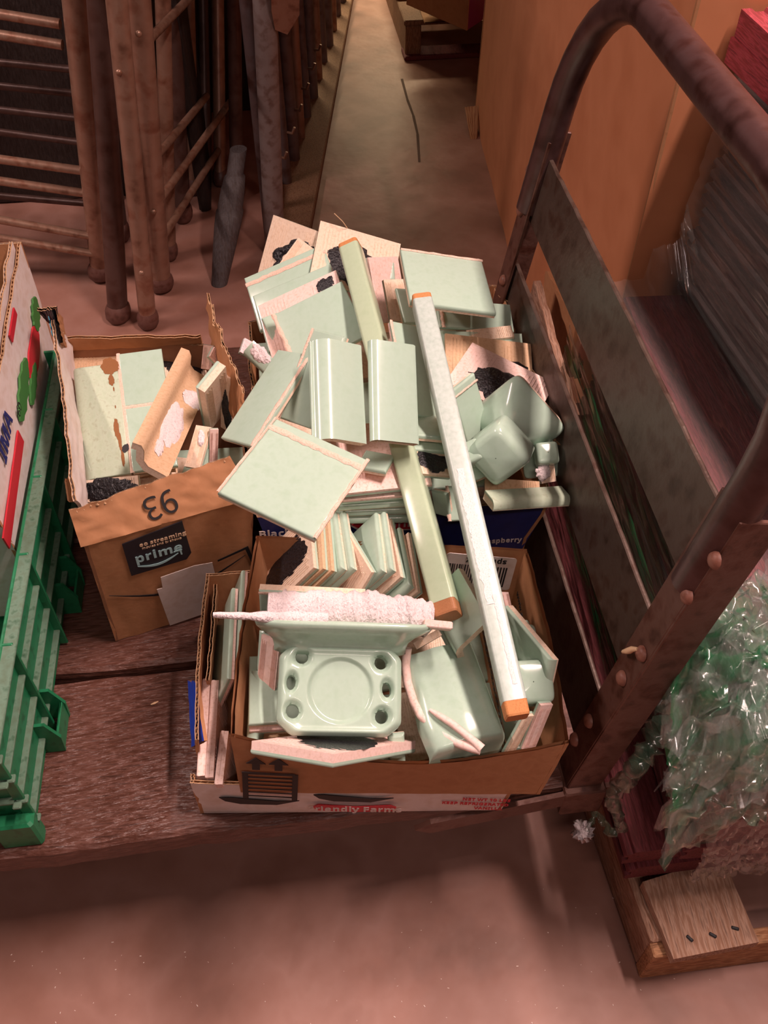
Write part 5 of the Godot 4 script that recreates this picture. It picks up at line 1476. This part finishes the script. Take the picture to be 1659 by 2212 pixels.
func front_contents():
	# row of tiles on edge, leaning to the left
	var tops := [677, 697, 716, 736, 758, 783, 822, 843, 864, 884, 904]
	var near := [Vector3(0.0006, 0.445, -0.642), Vector3(0.0107, 0.445, -0.6394), Vector3(0.0201, 0.445, -0.6356), Vector3(0.031, 0.445, -0.6369), Vector3(0.0422, 0.445, -0.6356), Vector3(0.0633, 0.447, -0.6262), Vector3(0.0741, 0.447, -0.6268), Vector3(0.0849, 0.447, -0.6268), Vector3(0.095, 0.441, -0.6205), Vector3(0.1034, 0.436, -0.6104), Vector3(0.112, 0.432, -0.6047)]
	var lab := ["leftmost tile of the slanting row, its back smeared with black mastic", "second tile from the left in the slanting row", "third tile from the left in the slanting row, with a tan edge", "fourth tile of the slanting row, bullnose edge towards the viewer", "fifth tile of the slanting row, with a chipped pink end", "pointed tile of the slanting row, turned forward with a black mastic fleck", "seventh tile of the slanting row, right behind the pointed one", "eighth tile of the slanting row, with a black nick in its end", "ninth tile of the slanting row, lower than those to its left", "tenth tile of the slanting row, next to the last", "last tile of the slanting row, beside the pale towel bar"]
	for i in 11:
		var d1 := Vector3(0.03 * sin(i * 1.3), 0.03, -1).normalized()
		var d2 := Vector3(-0.60 - 0.02 * sin(i * 2.0), -0.8, 0.06)
		d2 = (d2 - d1 * d2.dot(d1)).normalized()
		var n := d1.cross(d2).normalized()
		if n.x > 0: n = -n
		var x := -d2
		var t := 0.0085
		var w := 0.085
		var h := 0.108
		if i == 5:
			d1 = Vector3(-0.32, -0.06, -1).normalized()
			d2 = (Vector3(-0.5, -0.85, 0.1) - d1 * Vector3(-0.5, -0.85, 0.1).dot(d1)).normalized()
			n = d1.cross(d2).normalized()
			if n.x > 0: n = -n
			x = -d2
		var c: Vector3 = near[i] + d1 * w / 2 + d2 * h / 2
		var bs := Basis(d1, n.cross(d1), n)
		var back := i in [0, 1, 2, 5, 8, 10]
		var o := {"back": back, "r": [0.002, 0.002, 0.002, 0.002] if back else [0.006, 0.002, 0.003, 0.006], "body": "bisque_tan" if i in [1, 2] else "bisque"}
		if i == 0: o["mastic"] = [[0.0, 0.0, 0.3, 0.42, 0.0, 0.002]]
		if i == 5: o["mastic"] = [[-0.35, 0.2, 0.12, 0.3, 0.0, 0.002]]
		tile(Transform3D(bs, c), w, h, lab[i], o)
	tile(tf(0.0494, 0.4226, -0.6328, -0.4322, -0.2397, 0.023, 0.8691), 0.0073, 0.0186, "short cream tile end sunk between the fifth and pointed tiles", {"back": true})
	# tile across the front of the row
	var p0: Vector3 = Vector3(-0.0649, 0.44, -0.6197)
	var p1: Vector3 = Vector3(0.0503, 0.435, -0.6024)
	tile(frame((p0 + p1) / 2 + Vector3(0, -0.05, 0.006), p1 - p0, Vector3(0, 1, -0.15)), p0.distance_to(p1), 0.1, "green tile standing across the box behind the soap dish, cream chipped top edge", {"t": 0.012, "r": [0.003, 0.003, 0.002, 0.001], "grout": [["T", 0.002, 0.004]]})
	soap_dish()
	recess()
	# left side of the box
	tile(tf(-0.0589, 0.3983, -0.5454, -0.2929, -0.339, 0.004, 0.894), 0.0254, 0.0752, "narrow pink tile back left of the tumbler holder", {"back": true, "body": "bisque_pink"})
	tile(tf(-0.0669, 0.3941, -0.5594, -0.4636, -0.221, 0.0329, 0.8574), 0.0079, 0.0687, "green tile edge showing behind the narrow pink tile back", {})
	var q = [tf(-0.0772, 0.3738, -0.518, -0.5499, -0.1955, 0.0539, 0.8102), 0.011, 0.0715]
	trim(q[0], PackedVector2Array([Vector2(-0.009, -0.014), Vector2(-0.008, -0.005), Vector2(-0.004, 0.0), Vector2(0.003, 0.0), Vector2(0.008, -0.004), Vector2(0.009, -0.014)]), q[2] * 1.05, 0.004, "slim rounded green trim standing along the left wall of the brown box")
	for i in 3:
		tile(frame([Vector3(-0.0557, 0.385, -0.501), Vector3(-0.056, 0.372, -0.4996), Vector3(-0.0542, 0.36, -0.4972)][i] + Vector3(0.01, 0, -0.03), Vector3(1, 0, 0.05), Vector3(0, 0.1, -1)), 0.07, 0.08, ["topmost of three flat tiles under the left side of the tumbler holder", "pink middle one of three flat tiles under the left side of the tumbler holder", "lowest of three flat tiles under the left side of the tumbler holder"][i], {"back": i > 0, "body": ["bisque", "bisque_pink", "bisque_tan"][i], "t": 0.009})
	tile(tf(0.0079, 0.3916, -0.4573, -0.832, 0.4555, 0.071, 0.3087), 0.1532, 0.0979, "tile lying back up with black mastic, its raw pink corner pointing over the front rim", {"back": true, "body": "bisque_pink", "mastic": [[0.0, 0.02, 0.42, 0.42, 0.6, 0.0015]], "t": 0.013})
	tile(tf(0.0696, 0.3614, -0.4554, -0.3082, -0.0031, -0.0125, 0.9512), 0.0177, 0.0335, "green tile standing under the right front of the tumbler holder", {"r": [0.004, 0.004, 0.002, 0.004]})
	# right side of the box
	q = [tf(0.1417, 0.4363, -0.5661, -0.2633, -0.5648, -0.2249, 0.7491), 0.0714, 0.0612]
	var f: Transform3D = q[0]
	f.basis = Basis(-f.basis.y, f.basis.x, f.basis.z)
	var w: float = q[2]
	var ln := PackedVector2Array([Vector2(-w / 2 - 0.006, 0.0) , Vector2(0.008, 0.0)])
	ln.append_array(PackedVector2Array([Vector2(0.014, -0.001), Vector2(0.02, -0.005), Vector2(0.024, -0.011), Vector2(0.028, -0.016), Vector2(0.034, -0.018)]))
	f.basis = f.basis * Basis(Vector3.BACK, 0.0)
	trim(f, ln, q[1], 0.008, "green S-profile trim under the end of the pale towel bar, cream cut end forward")
	q = [tf(0.2124, 0.4124, -0.5224, -0.1729, -0.6146, 0.0543, 0.7677), 0.1011, 0.059]
	tile(q[0], q[1], q[2], "large green trim tile leaning on the right wall, cream near edge", {"r": [0.002, 0.006, 0.003, 0.002], "t": 0.01})
	var rb = [tf(0.2108, 0.389, -0.5021, -0.5001, 0.0022, -0.0266, 0.8656), 0.0298, 0.0469]
	bracket(rb[0], 0.05, "rounded green fixture under the near end of the long towel bar", 0.9, 0.35)
	bracket(Transform3D(Basis(Vector3.RIGHT, -0.9), Vector3(0.2155, 0.37, -0.5684)), 0.045, "rounded green fixture behind the long towel bar by the right wall", 0.9, 0.4)
	tile(tf(0.2089, 0.4182, -0.5862, -0.6548, 0.0985, -0.0856, 0.7445), 0.0111, 0.031, "pink tile offcut standing by the back right corner of the brown box", {"back": true, "body": "bisque_pink"})
	tile(tf(0.1946, 0.3888, -0.4412, -0.1091, 0.1426, -0.2082, 0.9615), 0.0122, 0.0572, "cream green tile on edge in the near right corner of the brown box", {"back": true})
	tile(tf(0.2127, 0.3985, -0.4433, -0.1723, 0.1364, -0.1888, 0.9571), 0.0163, 0.0575, "pink tile on edge with a notched side in the near right corner", {"back": true, "body": "bisque_pink", "t": 0.008})
	tile(tf(0.1202, 0.4283, -0.5837, -0.3089, 0.299, 0.1471, 0.8908), 0.0158, 0.0104, "small cream tile end beside the near end of the pale towel bar", {"back": true})
	tile(tf(0.1154, 0.4125, -0.5545, -0.4795, -0.0394, 0.2497, 0.8404), 0.032, 0.0083, "cream tile end between the soap dish plate and the S-profile trim", {"back": true})
	for i in 8:
		var lv := 0
		var cl := i
		tile(frame(Vector3(-0.035 + 0.074 * (cl % 4), 0.312 + 0.016 * lv, -0.51 - 0.09 * (cl / 4)), Vector3(1, 0.02 * sin(i), 0.08 * sin(i * 2.3)), Vector3(0, 0.03, -1)), 0.072, 0.086, "tile lying on the bottom of the brown box in shadow", {"group": "tiles on the bottom of the brown box", "t": 0.012, "back": i % 2 == 0})

# tumbler and toothbrush holder: octagonal tray with a round well and six holes, on an upright wall plate
func soap_dish():
	var q = [tf(0.0164, 0.4243, -0.496, -0.5468, 0.0061, -0.0753, 0.8339), 0.1264, 0.0902]
	var f: Transform3D = q[0]
	var w: float = q[1]
	var h: float = q[2]
	var t := thing("tumbler_holder", "green ceramic tumbler and toothbrush holder with six oval holes and a round well", "bathroom fixture", f)
	var a := w / 2
	var c := h / 2
	var outline := func(s: float, n: int) -> PackedVector2Array:
		# octagon with rounded corners, n points
		var cut := 0.24
		var pts := [Vector2(a, -c + cut * c * 1.15), Vector2(a, c - cut * c), Vector2(a - cut * a * 0.75, c), Vector2(-a + cut * a * 0.75, c), Vector2(-a, c - cut * c), Vector2(-a, -c + cut * c * 1.15), Vector2(-a + cut * a, -c), Vector2(a - cut * a, -c)]
		var r := PackedVector2Array()
		for i in n:
			var an := TAU * i / n - 0.3
			var dir := Vector2(cos(an), sin(an))
			var best := 9.0
			for k in 8:
				var p: Vector2 = pts[k]
				var e: Vector2 = pts[(k + 1) % 8] - p
				var den := dir.cross(e)
				if absf(den) > 1e-9:
					var tt := p.cross(e) / den
					if tt > 0 and tt < best: best = tt
			r.append(dir * best * s)
		# soften
		for pass_ in 2:
			var r2 := r.duplicate()
			for i in n: r2[i] = (r[(i + n - 1) % n] + r[i] * 2 + r[(i + 1) % n]) / 4
			r = r2
		return r
	# height field with holes cut out on a fine grid, closed by a rim
	var holes := [Vector2(-0.64, 0.74), Vector2(-0.80, 0.16), Vector2(-0.76, -0.48), Vector2(0.66, 0.66), Vector2(0.76, 0.05), Vector2(0.68, -0.56)]
	var hr := [Vector2(0.105, 0.15), Vector2(0.075, 0.17), Vector2(0.105, 0.16), Vector2(0.105, 0.15), Vector2(0.075, 0.17), Vector2(0.105, 0.16)]
	var ht := [-0.4, -0.1, 0.35, 0.4, 0.1, -0.4]
	var well := h * 0.385
	var top := func(p: Vector2) -> float:
		var d := p.length()
		var z := 0.0
		# round well with a soft shoulder
		if d < well: z -= 0.0045 * smoothstep(well, well * 0.86, d)
		for k in 6:
			var e: Vector2 = (p - Vector2(holes[k].x * a, holes[k].y * c)).rotated(-ht[k])
			var s := Vector2(e.x / (hr[k].x * a), e.y / (hr[k].y * c)).length()
			z -= 0.0055 * (1.0 - smoothstep(0.95, 1.75, s))
		return z
	var b := Mb.new(true)
	var n := 96
	var o1: PackedVector2Array = outline.call(1.0, n)
	# body: polygon with holes cut by sectors, rings from each hole and the outline
	var res := 150
	var inside := func(p: Vector2) -> int:
		for k in 6:
			var e: Vector2 = (p - Vector2(holes[k].x * a, holes[k].y * c)).rotated(-ht[k])
			if Vector2(e.x / (hr[k].x * a), e.y / (hr[k].y * c)).length() < 1.0: return k + 1
		return 0
	var snap := func(p: Vector2) -> Vector2:
		# draw near points onto hole edges
		for k in 6:
			var cc := Vector2(holes[k].x * a, holes[k].y * c)
			var e: Vector2 = (p - cc).rotated(-ht[k])
			var s := Vector2(e.x / (hr[k].x * a), e.y / (hr[k].y * c)).length()
			if s > 0.78 and s < 1.22: return cc + (e / s).rotated(ht[k])
		return p
	var rings := 60
	# radial grid so that the outline is exact
	var na := 192
	var o2: PackedVector2Array = outline.call(1.0, na)
	for j in rings:
		for i in na:
			var s0 := float(j) / rings
			var s1 := float(j + 1) / rings
			var qd := [o2[i] * s0, o2[(i + 1) % na] * s0, o2[(i + 1) % na] * s1, o2[i] * s1]
			var mid: Vector2 = (qd[0] + qd[1] + qd[2] + qd[3]) / 4
			if inside.call(mid) > 0: continue
			var v := []
			for p in qd:
				var sp: Vector2 = snap.call(p)
				var edge := 1.0 - s0 if (p == qd[0] or p == qd[1]) else 1.0 - s1
				var rim: float = -0.0045 * pow(1.0 - clampf(edge / 0.09, 0, 1), 2.0) + 0.0015 * exp(-pow((edge - 0.1) / 0.06, 2.0))
				v.append(Vector3(sp.x, sp.y, top.call(sp) + rim))
			b.quad(v[0], v[1], v[2], v[3])
	# rim wall, underside
	var side := []
	for k in [[1.0, -0.0045], [1.012, -0.008], [1.005, -0.013], [0.97, -0.017]]:
		var r := PackedVector3Array()
		for p in o2: r.append(Vector3(p.x * k[0], p.y * k[0], k[1]))
		side.append(r)
	b.loft(side, true, false)
	# hole walls
	for k in 6:
		var wl := []
		for z in [-0.0055, -0.009, -0.017]:
			var r := PackedVector3Array()
			for i in 28:
				var e := Vector2(cos(TAU * i / 28) * hr[k].x * a, sin(TAU * i / 28) * hr[k].y * c).rotated(ht[k])
				var sc := 1.0 if z > -0.007 else (0.98 if z > -0.01 else 1.0)
				r.append(Vector3(holes[k].x * a + e.x * sc, holes[k].y * c + e.y * sc, z))
			wl.append(r)
		b.loft(wl, true, false)
	put(t, "tray", b.mesh(), M.glaze)
	# wall plate: stands up from the back edge, concave flare up to a rounded lip
	b = Mb.new(true)
	var pl := []
	var wp := 0.178
	for k in [[c * 0.80, -0.004, 0.78], [c * 0.92, -0.001, 0.78], [c * 1.02, 0.004, 0.8], [c * 1.1, 0.012, 0.86], [c * 1.15, 0.022, 0.94], [c * 1.2, 0.032, 1.0], [c * 1.28, 0.038, 1.02], [c * 1.36, 0.039, 1.0]]:
		var r := PackedVector3Array()
		for i in 31:
			var u := i / 30.0 * 2.0 - 1.0
			var ed := pow(absf(u), 8.0)
			r.append(Vector3(u * wp / 2 * k[2], k[0] + 0.006 * ed, k[1] - 0.012 * ed))
		pl.append(r)
	b.loft(pl, false, false)
	var back := []
	for r0 in [pl[pl.size() - 1], pl[0]]:
		var r := PackedVector3Array()
		for v in r0: r.append(Vector3(v.x, c * 1.42, v.z - 0.004))
		back.append(r)
	b.loft([pl[pl.size() - 1], back[0], back[1], pl[0]], false, false)
	put(t, "wall_plate", b.mesh(), M.glaze)
	# plaster and wallboard torn out with it, stuck to the plate
	b = Mb.new(true)
	var ri := []
	for i in 90:
		var u := i / 89.0
		fn.seed = 400; fn.frequency = 1.0
		var x := lerpf(-wp * 0.44, wp * 0.52, u)
		var hi := 0.036 + 0.006 * fn.get_noise_2d(u * 6, 1) + 0.003 * fn.get_noise_2d(u * 22, 4) - 0.010 * u
		var lo := -0.03
		var th := 0.03 + 0.005 * fn.get_noise_2d(u * 9, 8) + 0.006 * sin(PI * u)
		var y0 := c * 1.40
		var r := PackedVector3Array()
		for k in [[0.0, lo], [0.0, hi - 0.004], [0.3, hi + 0.002 * fn.get_noise_2d(u * 30, 3)], [0.6, hi + 0.003], [0.9, hi - 0.003], [1.0, hi - 0.01], [1.0, lo]]:
			r.append(Vector3(x, y0 + th * k[0] + 0.003 * fn.get_noise_2d(u * 16, k[0] * 5 + 9), k[1] + 0.003 * fn.get_noise_2d(u * 12, k[0] * 7) + 0.0018 * fn.get_noise_2d(u * 50, k[0] * 20)))
		ri.append(r)
	b.loft(ri, true, true)
	put(t, "plaster", b.mesh(), M.plaster)
	b = Mb.new(true)
	ri = []
	for i in 20:
		var u := i / 19.0
		fn.seed = 410; fn.frequency = 1.0
		var x := lerpf(-wp * 0.74, -wp * 0.1, u)
		var hw := (0.003 + 0.004 * u) * (1.0 + 0.5 * fn.get_noise_2d(u * 20, 2))
		var r := PackedVector3Array()
		for k in 8:
			var an := TAU * k / 8
			r.append(Vector3(x, c * 1.46 + cos(an) * hw, 0.034 + sin(an) * (0.004 + 0.0012 * fn.get_noise_2d(u * 20, k))))
		ri.append(r)
	b.loft(ri, true, true)
	put(t, "plaster_sliver", b.mesh(), M.plaster)
	b = Mb.new()
	b.cbox(Transform3D(Basis(Vector3.BACK, -0.06), Vector3(wp * 0.54, c * 1.45, 0.026)), Vector3(0.03, 0.008, 0.012), 0.001)
	put(t, "clay_edge", b.mesh(), M.bisque_pink)

# recessed dish lying on its face: smooth rounded shell with a raw pink flange at the left
func recess():
	var q = [tf(0.1395, 0.4061, -0.4918, -0.6981, 0.105, -0.0153, 0.7081), 0.0696, 0.1144]
	var f: Transform3D = q[0]
	var w: float = q[1]
	var h: float = q[2]
	var t := thing("recessed_soap_dish", "large green ceramic recess lying upturned, raw pink folded rim along its left side", "bathroom fixture", f)
	var b := Mb.new(true)
	var prof := PackedVector2Array([Vector2(-w * 0.62, -0.034), Vector2(-w * 0.6, -0.02), Vector2(-w * 0.54, -0.012), Vector2(-w * 0.42, -0.010), Vector2(-w * 0.3, -0.007), Vector2(-w * 0.16, -0.002), Vector2(-w * 0.02, 0.0), Vector2(w * 0.3, 0.0)])
	prof.append_array(arc(Vector2(w * 0.5 - 0.009, -0.009), 0.009, 85, -8, 6))
	prof.append(Vector2(w * 0.53, -0.05))
	var rings := []
	for k in [[-0.5, 1.0, -0.045], [-0.5, 1.0, -0.009], [-0.488, 1.0, -0.003], [-0.465, 1.0, 0.0], [-0.2, 1.0, 0.0], [0.1, 1.0, 0.0], [0.4, 1.0, 0.0], [0.5, 1.0, -0.001]]:
		var r := PackedVector3Array()
		for p in prof:
			var wob := 0.004 * sin(k[0] * 9.0) * clampf(-p.x / w - 0.2, 0, 1)
			r.append(Vector3(p.x + wob, k[0] * h, minf(p.y, p.y + k[2]) if k[2] > -0.02 else -0.05))
		rings.append(r)
	b.loft(rings, false, false)
	put(t, "shell", b.mesh(), M.glaze)
	b = Mb.new(true)
	var pts := []
	for k in [[-0.6, 0.5, -0.006], [-0.635, 0.4, -0.02], [-0.65, 0.25, -0.028], [-0.64, 0.05, -0.03], [-0.6, -0.1, -0.028], [-0.45, -0.3, -0.024], [-0.25, -0.46, -0.018], [-0.08, -0.56, -0.012], [0.02, -0.6, -0.010]]:
		pts.append(Vector3(k[0] * w, k[1] * h, k[2]))
	var cv := Curve3D.new()
	for i in pts.size():
		var d: Vector3 = (pts[mini(i + 1, pts.size() - 1)] - pts[maxi(i - 1, 0)]) / 6
		cv.add_point(pts[i], -d, d)
	var line := []
	for i in 40: line.append(cv.sample_baked(cv.get_baked_length() * i / 39.0) + Vector3(0, 0, 0.008))
	b.tube(line, 0.0048, 10)
	put(t, "raw_rim", b.mesh(), M.bisque_pink)
	b = Mb.new(true)
	pts = []
	for k in [[-0.5, -0.12, -0.012], [-0.42, -0.2, -0.008], [-0.28, -0.32, -0.004], [-0.18, -0.42, -0.002], [-0.04, -0.54, -0.002], [0.03, -0.6, -0.003]]:
		pts.append(Vector3(k[0] * w, k[1] * h, k[2] + 0.004))
	b.tube(pts, [0.002, 0.0034, 0.004, 0.0038, 0.0044, 0.005], 10)
	put(t, "raw_rim", b.mesh(), M.bisque_pink)

func bits():
	var t := thing("straw", "single dry straw standing up from the far edge of the tile pile", "straw", Vector3(0.085, 0.535, -1.1908))
	var b := Mb.new(true)
	b.tube([Vector3(0.0927, 0.53, -1.1895), Vector3(0.0859, 0.545, -1.1825), Vector3(0.0749, 0.555, -1.1879)], 0.0006, 5)
	part(t, "stalk", b, M.chip_wood)
	t = thing("wood_splinter", "pale wood splinter caught by a rivet on the near handle post", "splinter", Vector3(0.3, 0.4897, -0.4663))
	b = Mb.new(true)
	b.tube([Vector3(0.2959, 0.4768, -0.4737), Vector3(0.2947, 0.4946, -0.4632), Vector3(0.2974, 0.4985, -0.4624), Vector3(0.3003, 0.5044, -0.4581)], [0.002, 0.0034, 0.003, 0.002], 6)
	part(t, "sliver", b, M.chip_wood)
	t = thing("wood_splinter", "small pale splinter on the deck plank between the crate and the tray", "splinter", Vector3(-0.2077, 0.25, -0.6096))
	b = Mb.new(true)
	b.tube([Vector3(-0.2117, 0.252, -0.6077), Vector3(-0.2071, 0.253, -0.6085), Vector3(-0.2029, 0.252, -0.6111)], [0.0008, 0.0016, 0.0006], 6)
	part(t, "sliver", b, M.chip_wood)
	t = thing("carton_scrap", "folded brown cardboard corner sticking out from behind the large carton", "cardboard", Vector3(0.5502, 0, -2.4862))
	panel(t, "flap", Vector3(0.5529, 0.04, -2.5955), Vector3(0.5898, 0.05, -2.5807), Vector3(0.5697, 0, -2.4838), Vector3(0.5505, 0, -2.4806), M.kraft, M.kraft, {"flute": false, "crum": 0.004})
